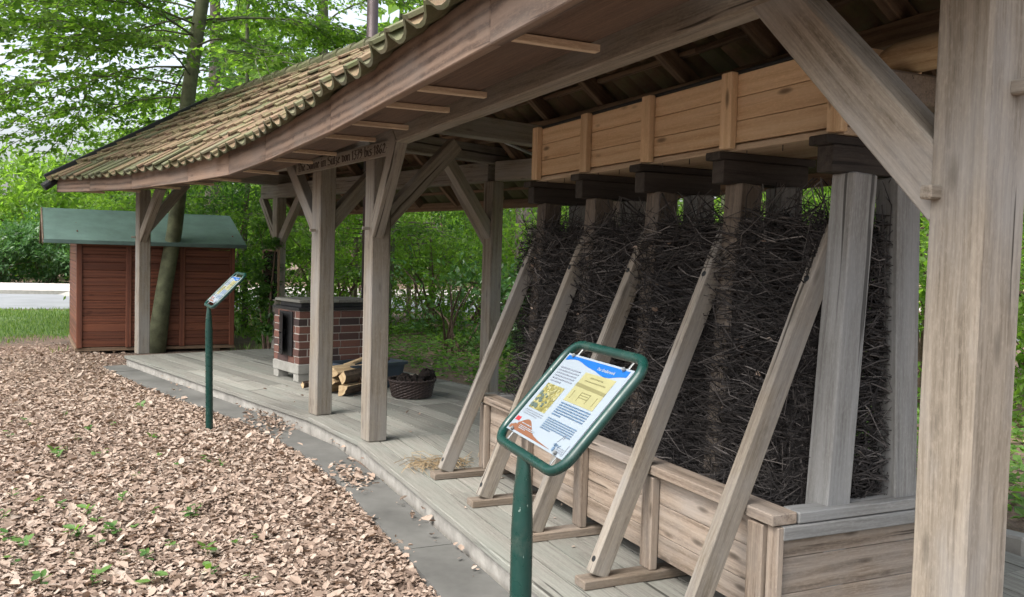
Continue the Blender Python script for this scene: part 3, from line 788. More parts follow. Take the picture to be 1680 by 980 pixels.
# brushwood: thousands of crossing thorn twigs packed between the posts
def twigs(n, box, seed):
    g = np.random.default_rng(seed); Vs, idx = [], []
    x0, x1, z0, z1 = box
    z = z0+(z1-z0)*g.random(n)**1.0
    half = np.interp(z, [.45, 1.75], [.262, .172])
    side = np.where(g.random(n) < .62, 1, np.where(g.random(n) < .6, -1, 0))
    y = CY+side*half*(1-np.abs(g.normal(0, .16, n)))+np.where(side == 0, g.uniform(-1, 1, n)*half, 0)
    x = g.uniform(x0, x1, n)
    endm = g.random(n) < .10; x = np.where(endm, np.where(g.random(n) < .6, x0+g.normal(0, .03, n), x1+g.normal(0, .03, n)), x)
    y = np.where(endm, CY+g.uniform(-1, 1, n)*half, y)
    L = g.uniform(.16, .72, n); r = g.uniform(.0012, .0034, n); r = np.where(g.random(n) < .06, r*1.8, r)
    th = g.normal(0, .27, n)+np.where(g.random(n) < .18, g.uniform(-1.5, 1.5, n), 0)
    az = np.where(endm, g.normal(0, .45, n)+np.pi/2, g.normal(0, .30, n))
    D = np.stack([np.cos(az)*np.cos(th), np.sin(az)*np.cos(th), np.sin(th)], 1)
    D *= np.where(g.random(n) < .5, 1, -1)[:, None]
    bend = g.normal(0, 1, (n, 3)); bend -= D*(bend*D).sum(1)[:, None]; bend *= (L*.10)[:, None]
    P0 = np.stack([x, y, z], 1)
    U = np.cross(D, [0.13, .3, 1.0]); U /= np.linalg.norm(U, axis=1)[:, None]; Vv = np.cross(D, U)
    K = 5; rings = []
    hide = g.random(n)
    kink = g.normal(0, .02, (n, K, 3))*L[:, None, None]
    for k in range(K):
        t = k/(K-1)-.5
        c = P0+D*(L*t)[:, None]+bend*(.25-t*t)*2+kink[:, k]
        c[:, 2] = np.clip(c[:, 2], .16, 1.74)
        ins = np.interp(c[:, 2], [.45, 1.75], [.135, .06])
        lo = np.where(np.abs(c[:, 1]-CY) > ins, 2.535, np.where(c[:, 2] < .52, 2.45, 2.43)); c[:, 0] = np.clip(c[:, 0], lo+np.abs(kink[:, k, 0])*1.5, 5.16)
        near = np.min(np.abs(c[:, 0][:, None]-np.array([x_-.075 for x_ in TX])[None]), axis=1) < .07
        rec = np.interp(c[:, 2], [.04, 1.752], [.245, .158])-np.abs(kink[:, k, 0])
        c[:, 1] = np.where(near & (hide < .55), CY+np.clip(c[:, 1]-CY, -rec, rec), c[:, 1])
        yl = np.where(c[:, 2] < .52, .40, np.interp(c[:, 2], [.5, 1.7], [.31, .225])+np.abs(kink[:, k, 1])*1.2); c[:, 1] = np.clip(c[:, 1], CY-yl, CY+yl)
        rr = r*(1-.55*(k/(K-1)))
        for j in range(3):
            a = 2*np.pi*j/3; rings.append(c+U*(np.cos(a)*rr)[:, None]+Vv*(np.sin(a)*rr)[:, None])
    V = np.stack(rings, 1).reshape(-1, 3)
    base = (np.arange(n)*K*3)[:, None]
    f = np.array([(k*3+j, k*3+(j+1) % 3, (k+1)*3+(j+1) % 3, (k+1)*3+j) for k in range(K-1) for j in range(3)])
    idx = (base[:, :, None]+f[None]).reshape(-1)
    rn = np.repeat(np.clip(g.beta(1.6, 2.6, n), 0, 1), K*3)
    return V, np.full(n*12, 4), idx, rn
V, fn, ix, rn_ = twigs(25000, (2.47, 5.10, .22, 1.585), 3)
me = mesh_np('brushwood', V, fn, ix, M['twig'], None, {'rn': ('FLOAT', rn_)})
props(link('brushwood', me), 'dense dark wall of blackthorn twigs packed in the trickling frame', 'brushwood', kind='stuff')
# hollow log pipe beyond the trough end
lp = thing('log_pipe', 'round debarked log pipe lying level with the trough behind the big near post', 'log', (1.3, -2.62, 2.06))
m = MB(); m.tube([(2.43, -2.60, 2.165), (2.40, -2.60, 2.165), (2.34, -2.60, 2.165), (1.8, -2.61, 2.17), (1.4, -2.63, 2.175), (1.1, -2.64, 2.18)], [.028, .048, .062, .066, .066, .068], 18); m.build('log', M['log'], lp, True)
m = MB(); m.tube([(2.434, -2.60, 2.165), (2.42, -2.60, 2.165)], .022, 12); m.build('bore', M['black'], lp)
m = MB(); m.box((2.30, -2.62, 2.045), (.10, .34, .11), 0, .01); m.build('bearing_block', M['oak_dark'], lp)

# ------------------------------------------------------------------ information signs
def text_into(mb, body, size, o, ex, ey, mi, cx=None, bold=.0):
    cu = bpy.data.curves.new('tmp', 'FONT'); cu.body = body; cu.size = size; cu.offset = bold; cu.resolution_u = 2
    ob = bpy.data.objects.new('tmp', cu); COL.objects.link(ob)
    bpy.context.view_layer.update()
    me = ob.evaluated_get(bpy.context.evaluated_depsgraph_get()).to_mesh()
    vs = [v.co.copy() for v in me.vertices]; fs = [tuple(p.vertices) for p in me.polygons]
    wd = max(v.x for v in vs); sx = (cx/wd) if cx else 1
    mb.add([Vector(o)+ex*v.x*sx+ey*v.y for v in vs], fs, mi)
    bpy.data.objects.remove(ob); bpy.data.curves.remove(cu)
def sign(base, centre, wdir, udir, label, detail):
    s = thing('information_sign', label, 'sign', base, 0, 'green tubular information signs')
    c, w_, u = Vector(centre), Vector(wdir).normalized(), Vector(udir).normalized()
    n = w_.cross(u).normalized(); u = n.cross(w_)
    # rounded frame tube
    fw, fh, r = .240, .187, .062; pts = []
    for sx, sy, a0 in ((1, 1, 0), (-1, 1, 90), (-1, -1, 180), (1, -1, 270)):
        for k in range(7):
            a = R(a0+15*k); pts.append(c+w_*(sx*(fw-r)+math.cos(a)*r)+u*(sy*(fh-r)+math.sin(a)*r)-n*.004)
    m = MB(); m.loop_tube(pts, .0138, 12); m.build('frame', M['green'], s, True)
    # post: round tube flattened under the frame
    top = c-u*fh-n*.004; b = Vector(base)
    m = MB(); ring = 20; vs, fs = [], []; L = (top-b).length
    for k, (t, fx, fy) in enumerate([(0, 1, 1), (.3, 1, 1), (.62, 1, 1), (.80, 1, 1), (.9, 1.08, .85), (.965, 1.22, .55), (1.0, 1.2, .42)]):
        p = b.lerp(top, t)
        for j in range(ring):
            a = 2*math.pi*j/ring; vs.append(p+Vector((w_.x, w_.y, 0)).normalized()*math.cos(a)*.030*fx+Vector((-w_.y, w_.x, 0)).normalized()*math.sin(a)*.030*fy)
    for k in range(6):
        for j in range(ring): q = (j+1) % ring; fs.append((k*ring+j, k*ring+q, (k+1)*ring+q, (k+1)*ring+j))
    m.add(vs, fs); m.build('post', M['green'], s, True)
    for sx in (-1, 1):
        for sy in (-1, 1):
            m = MB(); p = c+w_*sx*.165+u*sy*.147
            m.board(p-n*.005, p+u*sy*.026-n*.005, .008, .003, up=n); m.tube([p-u*sy*.006+n*.004, p-u*sy*.006+n*.009], .006, 10)
            m.build('clip', M['clip'], s)
    # printed sheet
    mats = [M['white'], M['blue'], M['brown'], M['red'], M['yellow'], M['khaki'], M['ink'], M['inkgrey'], M['leafprint'], M['grey_print']]
    m = MB(); mm = lambda x, y, z=.0: c+w_*(x/1000)+u*(y/1000)+n*z
    m.prism([(-.2128, -.1475), (.2128, -.1475), (.2128, .1475), (-.2128, .1475)], c-n*.003, w_, u, .004, 0)
    def poly(p, mi, z=.0013): m.prism([(x/1000, y/1000) for x, y in p], c+n*z, w_, u, .0005, mi)
    top = [(-203+6*k, 141) for k in range(68)]
    def wave(x):
        return 116+15*math.exp(-((x+130)/75)**2)-12*math.exp(-((x-92)/60)**2)+6*max(0, (x-120)/80)
    low = [(x, wave(x)) for x in range(199, -204, -6)]
    poly([(-203, 141)]+low[::-1]+[(199, 141)][::1] if False else [(199, 141), (-203, 141)]+low[::-1], 1)
    def bw(x): return -134+40*math.exp(-((x+112)/62)**2)-6*max(0, x/110)
    br = [(x, bw(x)) for x in range(-205, 116, 6)]
    poly([(-205, -141), (115, -141)]+br[::-1], 2)
    poly([(-204, -98), (-172, -97), (-172, -111), (-204, -112)], 3); poly([(-198, -113), (-166, -112), (-166, -121), (-198, -122)], 0, .002)
    poly([(-22, 1), (170, 1), (168, 104), (-22, 102)], 4)
    poly([(-188, -59), (-62, -59), (-62, 33), (-188, 33)], 8)
    if detail:
        # the rock photograph: pale golden lumps over dark water
        for k in range(60):
            a, b2 = rnd.uniform(-182, -70), rnd.uniform(-52, 28); q = rnd.uniform(5, 13)
            if (a+125)+(-b2)*1.1 > 40 and rnd.random() < .5: continue
            dark = b2 < -8-(a+125)*.6 and a < -95
            poly([(max(-187, min(-63, a+q*math.cos(t)*rnd.uniform(.6, 1))), max(-58, min(32, b2+q*.7*math.sin(t)*rnd.uniform(.6, 1)))) for t in [i*math.pi/3 for i in range(6)]], 9 if dark else rnd.choice([4, 4, 5, 8]), .002+k*.00001)
    poly([(-22, 54), (169, 50), (169, 60), (-22, 66)], 5, .002)
    for x0, x1, y0, y1 in ((0, 3, 12, 40), (46, 49, 12, 42), (102, 105, 12, 42), (146, 149, 12, 40)): poly([(x0, y0), (x1, y0), (x1, y1), (x0, y1)], 5, .002)
    def lines(x0, x1, y0, y1, nl, mi, last=.5, h=.5):
        dy = (y0-y1)/nl
        for i in range(nl):
            x = x0; xe = x1 if i < nl-1 else lerp(x0, x1, last); y = y0-dy*(i+.5)
            while x < xe-3:
                L_ = min(rnd.uniform(6, 21), xe-x); poly([(x, y-dy*h/2), (x+L_, y-dy*h/2), (x+L_, y+dy*h/2), (x, y+dy*h/2)], mi, .0022); x += L_+3.2
    lines(-192, -50, 101, 40, 6, 7, .55, .40)
    lines(-192, -55, -64, -84, 3, 7, .8, .36)
    lines(-20, 174, -4, -52, 6, 6, .3, .50)
    lines(-22, 174, -60, -101, 6, 6, .35, .50)
    lines(30, 110, 95, 84, 1, 5, 1, .35); lines(10, 140, 82, 72, 1, 5, 1, .35); lines(50, 100, 44, 20, 3, 5, 1, .35)
    lines(-142, -70, -108, -114, 1, 0, 1, .45); lines(-142, -30, -117, -131, 3, 0, .5, .45)
    if detail: text_into(m, 'Das Gradierwerk', .0135, mm(26, 118.5, .0022), w_, u, 0, .108, .0003)
    else: poly([(40, 118), (140, 118), (140, 127), (40, 127)], 0, .0022)
    # line emblem at the lower right corner
    def stroke(p, wd, mi):
        for (x0, y0), (x1, y1) in zip(p, p[1:]):
            L_ = math.hypot(x1-x0, y1-y0); ux, uy = (x1-x0)/L_*wd/2, (y1-y0)/L_*wd/2
            poly([(x0-ux-uy, y0-uy+ux), (x0-ux+uy, y0-uy-ux), (x1+ux+uy, y1+uy-ux), (x1+ux-uy, y1+uy+ux)], mi, .0023)
    stroke([(128, -112), (134, -103), (140, -92), (147, -84), (150, -88), (146, -100)], 1.4, 7)
    stroke([(120, -122), (128, -117), (126, -126), (136, -118), (134, -127), (144, -119), (150, -126), (160, -118)], 1.8, 6)
    poly([(134+7*math.cos(i*.6), -134+7*math.sin(i*.6)) for i in range(10)], 6, .0024)
    lines(146, 192, -122, -138, 3, 7, 1, .4); stroke([(199, -108), (199, -140)], 1.6, 7); stroke([(182, -138), (199, -140)], 1.2, 7)
    m.build('printed_panel', mats, s)
def photo_print():
    m, n, b = newmat('rock_photo'); geo = n.nodes.new('ShaderNodeNewGeometry')
    f = noise(n, geo.outputs['Position'], 45, 4, .6)
    n.links.new(ramp(n, f, [(.35, (.11, .10, .035)), (.5, (.20, .18, .06)), (.65, (.28, .27, .15))]), b.inputs['Base Color']); b.inputs['Roughness'].default_value = .25
    return m
M['leafprint'] = photo_print(); M['grey_print'] = plain('print_slate', (.07, .095, .085), .3, namt=.2)
sign((2.045, -.985, GZ), (2.099, -1.129, 1.007), (-.996, .089, .003), (-.057, -.663, .746), 'green sign with tilted panel in a tube frame beside the leaning struts', True)
sign((7.64, -.705, GZ), (7.60, -.81, 1.065), (-.999, -.045, 0), (.03, -.69, .725), 'smaller looking green sign in the leaves in front of the red hut', False)

# ------------------------------------------------------------------ brick boiling stove
SA = R(14.9); sv = Vector((math.cos(SA), math.sin(SA), 0)); si = Vector((math.sin(SA), -math.cos(SA), 0))
so = Vector((9.323, -1.754, 0)); SWd, SDp = .637, .92
stv = thing('brick_stove', 'small red brick boiling stove on concrete feet with black iron door', 'stove', tuple(so+sv*SWd/2+si*SDp/2), SA)
def sp(a, d, z): return so+sv*a+si*d+Vector((0, 0, z))
def sbox(mb, a0, a1, d0, d1, z0, z1, ch=.004, mi=0, rn=None):
    mb.board(sp(a0, (d0+d1)/2, (z0+z1)/2), sp(a1, (d0+d1)/2, (z0+z1)/2), abs(d1-d0), z1-z0, ch=ch, mi=mi, seg=1, rn=rn)
for a0, d0 in ((.0, 0), (SWd-.13, 0), (.0, SDp-.13), (SWd-.13, SDp-.13)):
    m = MB(); sbox(m, a0+.004, a0+.13, d0+.004, d0+.13, .002, .085); m.build('foot', M['concrete'], stv)
m = MB(); sbox(m, -.005, SWd+.005, -.005, SDp+.005, .085, .19, .006); m.build('base_slab', M['concrete'], stv)
m = MB(); CH = (.765-.19)/7; sbox(m, .008, SWd-.008, .008, SDp-.008, .19, .765, 0, 1)
def course(a0, a1, const, axis, z, start):
    x = a0; L = start
    while x < a1-.02:
        e = min(x+L, a1)
        if e < a1 and a1-e < .05: e = a1
        g_ = .005
        if axis == 'a': sbox(m, x+g_, e-g_, const-.05, const+.05, z+g_, z+CH-g_, .003, 0)
        else: sbox(m, const-.05, const+.05, x+g_, e-g_, z+g_, z+CH-g_, .003, 0)
        x = e; L = .25
for k in range(7):
    z = .19+k*CH; odd = k % 2
    course(0 if odd else .105, SWd if odd else SWd-.105, .05, 'a', z, .25 if odd else .16); course(0 if odd else .105, SWd if odd else SWd-.105, SDp-.05, 'a', z, .25)
    course(.105 if odd else 0, SDp-.105 if odd else SDp, .05, 'd', z, .125 if odd else .25); course(.105 if odd else 0, SDp-.105 if odd else SDp, SWd-.05, 'd', z, .25)
m.build('brickwork', [M['brick'], M['mortar']], stv)
m = MB(); sbox(m, -.012, SWd+.012, -.012, SDp+.012, .767, .80); sbox(m, .06, SWd-.06, .05, SDp-.06, .80, .85); m.build('pan', M['soot'], stv)
m = MB()
for k in range(4): d = .02+k*.235; sbox(m, .03, SWd+.02, d, d+.232, .85, .882, .004)
m.build('lid', M['deck'], stv)
m = MB(); sbox(m, .135, .45, -.02, -.004, .27, .75, .003); m.build('door_frame', M['soot'], stv)
m = MB(); dh = Vector((0, 0, 0)); hx = .435
p0 = sp(hx, -.02, 0); dd = (-sv*.96-si*.30).normalized()
q = lambda a, z: p0+dd*a+Vector((0, 0, z))
m.board(q(0, .51), q(.24, .51), .006, .44, ch=.002, seg=1)
dr = m.build('door', M['iron'], stv)
m = MB()
for zz in (.36, .66): m.board(q(-.05, zz), q(.06, zz), .016, .02, seg=1)
m.build('hinge', M['iron'], dr)
for i in range(3):
    for j in range(4):
        c = q(.06+i*.045, .33+j*.035); nn_ = dd.cross(Vector((0, 0, 1))); m = MB(); m.tube([c-nn_*.005, c+nn_*.005], .007, 8); m.build('air_hole', M['black'], dr)
m = MB(); c = q(.17, .52); nn_ = dd.cross(Vector((0, 0, 1))).normalized(); m.tube([c-nn_*.03, c+nn_*.03], .008, 8); m.tube([c-nn_*.03-Vector((0, 0, .04)), c-nn_*.03+Vector((0, 0, .04))], .008, 8)
m.build('latch', M['iron'], dr)
m = MB(); m.tube([(9.86, -2.63, .80), (9.86, -2.63, 2.6), (9.86, -2.63, 4.9)], .066, 18); m.build('flue', M['flue'], stv, True)

# ------------------------------------------------------------------ firewood, tub, basket, straw
def split_log(p0, p1, r, a0, label, name='split_log'):
    p0, p1 = Vector(p0), Vector(p1); X = (p1-p0).normalized(); L = (p1-p0).length
    Y = Vector((0, 0, 1)).cross(X).normalized(); Z = X.cross(Y)
    t = thing(name, label, 'firewood', tuple(p0), 0, 'split logs stacked on the deck')
    ang = 100; arc = [(r*math.cos(R(a0+ang*k/6-ang/2)), r*math.sin(R(a0+ang*k/6-ang/2))) for k in range(7)]
    jit = [(rnd.uniform(-.006, .006), rnd.uniform(-.006, .006)) for _ in range(8)]
    def ring(d, s_=1): return [p0+X*d+Y*(x*s_+jx)+Z*(y*s_+jy) for (x, y), (jx, jy) in zip([(0, 0)]+arc, jit)]
    m = MB(); a, b = ring(0), ring(L, .96); g_ = lambda d: [(d+p0.x*9, x, y) for x, y in [(0, 0)]+arc]
    m.add(a+b, [(0, 8, 9, 1), (0, 7, 15, 8), tuple(range(7, -1, -1)), tuple(range(8, 16))], 0, g_(0)+g_(L)); m.build('split_face', M['log'], t)
    m = MB(); m.add(a[1:]+b[1:], [(k, k+7, k+8, k+1) for k in range(6)], 0); m.build('bark', M['bark'], t)
lx = Vector((.6, -.8, 0))
def lg(o, z, r, a0, label, L=.30, yw=0):
    d = Vector((lx.x*math.cos(yw)-lx.y*math.sin(yw), lx.x*math.sin(yw)+lx.y*math.cos(yw), 0)); p = Vector((o[0], o[1], z)); split_log(p, p+d*L, r, a0, label)
lg((8.50, -1.86), .012, .10, 60, 'split log at the bottom left of the small stack with a pale end')
lg((8.345, -1.965), .10, .095, 225, 'split log at the bottom right of the stack showing dark bark', yw=.05)
lg((8.45, -1.90), .185, .085, 265, 'wedge shaped split log in the middle of the small stack', yw=-.06)
lg((8.365, -1.96), .19, .085, 190, 'split log on the right of the stack under the topmost log', yw=.1)
lg((8.43, -1.915), .285, .11, -92, 'pale split log lying on top of the small firewood stack', yw=-.1)
lg((8.83, -1.685), .05, .05, 180, 'lone split log end showing behind the post beside the stove', .22)
tb = thing('plastic_tub', 'dark blue plastic tub holding wood scraps behind the firewood', 'tub', (8.86, -2.38, 0), R(-67))
def rect_shell(mb, cx_, cy_, rz, w0, d0, w1, d1, h, t=.012):
    c, s_ = math.cos(rz), math.sin(rz); T_ = lambda x, y, z: (cx_+c*x-s_*y, cy_+s_*x+c*y, z)
    def rr(w_, d_, z): 
        r = .04; o = []
        for sx, sy, a0 in ((1, 1, 0), (-1, 1, 90), (-1, -1, 180), (1, -1, 270)):
            for k in range(4): a = R(a0+30*k); o.append(T_(sx*(w_/2-r)+math.cos(a)*r, sy*(d_/2-r)+math.sin(a)*r, z))
        return o
    rings = [rr(w0, d0, .003), rr(w1, d1, h-.03), rr(w1+.05, d1+.05, h-.028), rr(w1+.05, d1+.05, h), rr(w1-.01, d1-.01, h), rr(w0-2*t, d0-2*t, .02)]
    vs = [p for r_ in rings for p in r_]; fs = []
    for i in range(5):
        for j in range(16): q_ = (j+1) % 16; fs.append((i*16+j, i*16+q_, (i+1)*16+q_, (i+1)*16+j))
    fs.append(tuple(range(15, -1, -1))); fs.append(tuple(range(80, 96))); mb.add(vs, fs)
m = MB(); rect_shell(m, 8.86, -2.38, R(-67), .66, .36, .72, .42, .27); m.build('shell', M['tub'], tb)
for k, (a, b, lab) in enumerate([((8.80, -2.13, .24), (8.93, -2.42, .31), 'pale split stick leaning out of the dark tub'), ((8.74, -2.35, .22), (8.90, -2.62, .29), 'brown plank scrap lying across the dark tub'), ((8.98, -2.28, .2), (8.86, -2.6, .255), 'short wood offcut lying inside the dark tub')]):
    m = MB(); m.board(a, b, .06, .03, ch=.006); props(m.build('wood_scrap', M['log'] if k != 1 else M['rafter']), lab, 'wood scrap', 'wood scraps in the tub')
m = MB(); m.board((8.45, -2.27, .02), (8.60, -2.16, .24), .09, .02, up=(0, 1, 0)); props(m.build('leaning_board', M['rafter']), 'short brown board leaning between the log stack and tub', 'board')
m = MB(); m.board((8.62, -2.72, .12), (8.46, -2.98, .13), .02, .07, up=(0, 0, 1)); props(m.build('loose_plank', M['oak']), 'loose plank end behind the wicker basket beside the tub', 'board')
bk = thing('wicker_basket', 'round dark wicker basket of black peat lumps on the deck', 'basket', (8.13, -2.64, 0))
bc = Vector((8.13, -2.64, 0)); m = MB(); NS = 72; RW = 11
vs, fs = [], []
for i in range(RW+1):
    z = .01+.155*i/RW
    for j in range(NS):
        a = 2*math.pi*j/NS; r = .195+.03*i/RW+(.006 if (j//2+i) % 2 else -.004); vs.append(bc+Vector((r*math.cos(a), r*math.sin(a), z+(.003 if (j//2+i) % 2 else 0))))
for i in range(RW):
    for j in range(NS): q_ = (j+1) % NS; fs.append((i*NS+j, i*NS+q_, (i+1)*NS+q_, (i+1)*NS+j))
m.add(vs, fs); m.lathe([(.215, .165), (.19, .02), (0, .02)], bc, 36); m.build('basket_body', M['wicker'], bk)
m = MB(); rp = []
for j in range(90): a = 2*math.pi*j/90; rp.append(bc+Vector(((.228+.004*math.sin(j*2.1))*math.cos(a), (.228+.004*math.sin(j*2.1))*math.sin(a), .175+.004*math.cos(j*2.1))))
m.loop_tube(rp, .012, 8); m.build('rim', M['wicker'], bk)
def lump(name, c, r, mat, label, cat, group=None, sq=.75):
    g = np.random.default_rng(int(abs(c[0]*1000+c[1]*777+c[2]*333))); m = MB(); n1, n2 = 9, 14; vs, fs = [], []
    ph = g.uniform(0, 6, 6)
    for i in range(n1+1):
        t = math.pi*i/n1
        for j in range(n2):
            a = 2*math.pi*j/n2; k = 1+.16*math.sin(3*a+ph[0]+2*t)+.12*math.sin(5*t+ph[1]+a)+.1*math.sin(7*a+ph[2]-3*t)
            vs.append((c[0]+r*k*math.sin(t)*math.cos(a), c[1]+r*k*math.sin(t)*math.sin(a), c[2]+r*sq*k*math.cos(t)))
    for i in range(n1):
        for j in range(n2): q_ = (j+1) % n2; fs.append((i*n2+j, i*n2+q_, (i+1)*n2+q_, (i+1)*n2+j))
    m.add(vs, fs); return props(m.build(name, mat), label, cat, group)
for (dx, dy, dz, r, lab) in [(-.08, .09, .155, .075, 'black peat lump at the left inside the wicker basket'), (-.05, -.03, .16, .075, 'black peat lump at the near side of the wicker basket'), (.08, .06, .155, .08, 'black peat lump at the back of the wicker basket'), (.07, -.06, .15, .07, 'black peat lump low in the middle of the wicker basket'), (.02, -.16, .20, .085, 'largest black peat lump piled on the basket rim')]:
    lump('peat_lump', (bc.x+dx, bc.y+dy, dz), r, M['peat'], lab, 'peat', 'peat lumps in the basket')
def strands(n, cx_, cy_, rx, ry, seed, z=.012):
    g = np.random.default_rng(seed); m = MB()
    for _ in range(n):
        a = g.normal(.4, .5); x, y = cx_+g.normal(0, rx), cy_+g.normal(0, ry); L = g.uniform(.08, .3); zz = abs(g.normal(0, z))+.006
        d = Vector((math.cos(a), -math.sin(a), 0)); p = Vector((x, y, zz)); c = Vector((0, 0, g.uniform(0, .03)))
        m.tube([p-d*L/2, p+c, p+d*L/2], .0022, 3, caps=False)
    return m
m = strands(70, 5.42, -2.02, .10, .11, 5, .02); m2 = strands(45, 5.38, -1.84, .06, .07, 6)
m.V += m2.V; b0 = len(m.V)-len(m2.V); m.F += [tuple(i+b0 for i in f) for f in m2.F]; m.MI += m2.MI; m.G += m2.G; m.N += m2.N
props(m.build('straw', M['straw']), 'loose straw lying by the first strut', 'straw', kind='stuff')
# conduit and lamp inside the roof
m = MB(); m.tube([(7.05, -2.75, 2.56), (7.25, -3.2, 2.44), (7.35, -3.55, 2.36)], .014, 8); props(m.build('conduit_pipe', M['pvc'], smooth=True), 'thin grey conduit pipe sloping under the rafters', 'pipe')
m = MB(); m.tube([(7.45, -3.72, 2.12), (7.40, -3.82, 2.28)], [.07, .075], 14); m.tube([(7.46, -3.70, 2.09), (7.45, -3.72, 2.12)], [.05, .07], 14); props(m.build('flood_lamp', M['pvc'], smooth=False), 'pale grey cylindrical lamp hanging under the rear roof beside the trough', 'lamp')
gl = thing('glass_board', 'narrow dark framed glass board hung beside the rear post with ivy', 'notice board', (13.2, -2.1, .68))
m = MB(); m.board((13.40, -1.985, 1.04), (12.94, -2.12, 1.04), .015, .70, ch=.001, seg=1); m.build('pane', M['glass'], gl)
for a, b in (((13.42, -1.98, .67), (13.42, -1.98, 1.42)), ((12.93, -2.125, .67), (12.93, -2.125, 1.42)), ((13.43, -1.975, 1.405), (12.92, -2.128, 1.405))):
    m = MB(); m.board(a, b, .03, .035, up=(1, 0, 0)); m.build('frame', M['rafter'], gl)

# ------------------------------------------------------------------ red hut
ha = Vector((13.75, .546, 0)); hb = Vector((13.94, -1.625, 0)); hv = (hb-ha).normalized(); hx = Vector((-hv.y, hv.x, 0)); HL = (hb-ha).length; HD = 2.1
hut = thing('garden_hut', 'small red stained wooden hut with green felt roof behind the deck end', 'hut', tuple((ha+hb)/2+hx*HD/2+Vector((0, 0, GZ))), 0)
def hp(a, d, z): return ha+hv*a+hx*d+Vector((0, 0, z))
m = MB(); NB = 14; Z0, Z1 = -.055, 1.50
for k in range(NB):
    z = lerp(Z0, Z1, (k+.5)/NB); h = (Z1-Z0)/NB-.004; lean = Vector((0, 0, 1))-hx*.09
    m.board(hp(0, .012, z), hp(HL, .012, z), .02, h, up=lean, ch=.004)
m.build('front_wall', M['hut'], hut)
for sgn, a in ((0, .012), (1, HL-.012)):
    m = MB()
    for k in range(NB):
        z = lerp(Z0, Z1, (k+.5)/NB); m.board(hp(a, .03, z), hp(a, HD, z), .02, (Z1-Z0)/NB-.004)
    g0 = 1.5
    for k in range(3):
        z = g0+.06+.12*k; ins = .1+.36*k; m.board(hp(a, ins, z), hp(a, HD-ins, z), .018, .115)
    m.build('side_wall', M['hut'], hut)
m = MB(); m.board(hp(0, HD, .72), hp(HL, HD, .72), .03, Z1-Z0); m.build('back_wall', M['hut'], hut)
for a in (.035, .68, 1.42, HL-.035):
    m = MB(); m.board(hp(a, -.012, Z0-.01), hp(a, -.012, Z1), .075, .022, up=(hx if True else 0), ch=.004); m.build('trim_board', M['hut'], hut)
m = MB(); m.board(hp(-.02, HD/2, Z0-.035), hp(HL+.02, HD/2, Z0-.035), HD, .05); m.build('floor_frame', M['rafter'], hut)
for a in (.25, 1.1, HL-.25):
    m = MB(); m.box(hp(a, .2, GZ+.035), (.12, .3, .075), math.atan2(hv.y, hv.x)); m.build('block', M['rafter'], hut)
def slope(name, d0, z0, d1, z1, al, ar):
    m = MB(); A, B = hp(-al, d0, z0), hp(HL+ar, d0, z0); C_, D_ = hp(HL+ar, d1, z1), hp(-al, d1, z1)
    n_ = (B-A).cross(D_-A).normalized(); n_ = n_ if n_.z > 0 else -n_
    NSg = 14; vs, fs = [], []
    for lay in (0, -.03):
        for i in range(NSg+1):
            for P_, Q_ in ((A, B), (D_, C_)):
                vs.append(P_.lerp(Q_, i/NSg)+n_*(lay+rnd.uniform(-.004, .004)))
    o = 2*(NSg+1)
    for i in range(NSg):
        a = 2*i; fs += [(a, a+2, a+3, a+1), (o+a, o+a+1, o+a+3, o+a+2), (a, o+a, o+a+2, a+2), (a+1, a+3, o+a+3, o+a+1)]
    fs += [(0, 1, o+1, o), (2*NSg, o+2*NSg, o+2*NSg+1, 2*NSg+1)]
    m.add(vs, fs); return m.build(name, M['felt'], hut)
slope('felt_roof', -.22, 1.475, HD/2, 1.955, .42, .13); slope('felt_roof', HD+.22, 1.475, HD/2+.0, 1.957, .42, .13)
m = MB(); m.board(hp(-.42, -.23, 1.452), hp(HL+.13, -.23, 1.452), .022, .06); m.build('eave_board', M['felt'], hut)
m = MB(); m.board(hp(-.425, -.23, 1.445), hp(-.425, HD/2, 1.925), .02, .07); m.board(hp(-.425, HD+.22, 1.445), hp(-.425, HD/2, 1.925), .02, .07); m.build('barge_board', M['fascia'], hut)
m = MB(); m.add([(29.2, 1.75, GZ), (29.9, -1.2, GZ), (31.2, -1.2, GZ), (30.5, 1.75, GZ), (29.5, 1.2, GZ+.02), (29.9, -1.2, GZ+.33), (31.1, -1.2, GZ+.33), (30.3, .9, GZ+.28)],
      [(3, 2, 1, 0), (4, 5, 6, 7), (0, 1, 5, 4), (1, 2, 6, 5), (2, 3, 7, 6), (3, 0, 4, 7)])
props(m.build('ramp_block', M['concrete']), 'low grey wedge block at the far road edge beside the hut', 'ramp')

# ------------------------------------------------------------------ foliage tools
def unit(a): return a/np.maximum(np.linalg.norm(a, axis=-1, keepdims=True), 1e-9)
def leaf_arrays(P, D, N, L, Wd, fold, oval=False):
    D = unit(D); S = unit(np.cross(D, N)); N = np.cross(S, D)
    L = L[:, None]; h = Wd[:, None]/2; up_ = N*(fold[:, None]*h)
    if not oval:
        V = np.stack([P, P+D*L*.42+S*h+up_, P+D*L-N*L*.08, P+D*L*.42-S*h+up_], 1).reshape(-1, 3); n = len(P)
        return V, np.full(n, 4), np.arange(4*n), 4
    V = np.stack([P, P+D*L*.25+S*h*.85+up_*.85, P+D*L*.68+S*h*.8+up_*.8, P+D*L+N*L*.05, P+D*L*.68-S*h*.8+up_*.8, P+D*L*.25-S*h*.85+up_*.85], 1).reshape(-1, 3)
    n = len(P); f = np.array([0, 1, 2, 3, 0, 3, 4, 5]); idx = (np.arange(n)*6)[:, None]+f[None]
    return V, np.full(2*n, 4), idx.ravel(), 6
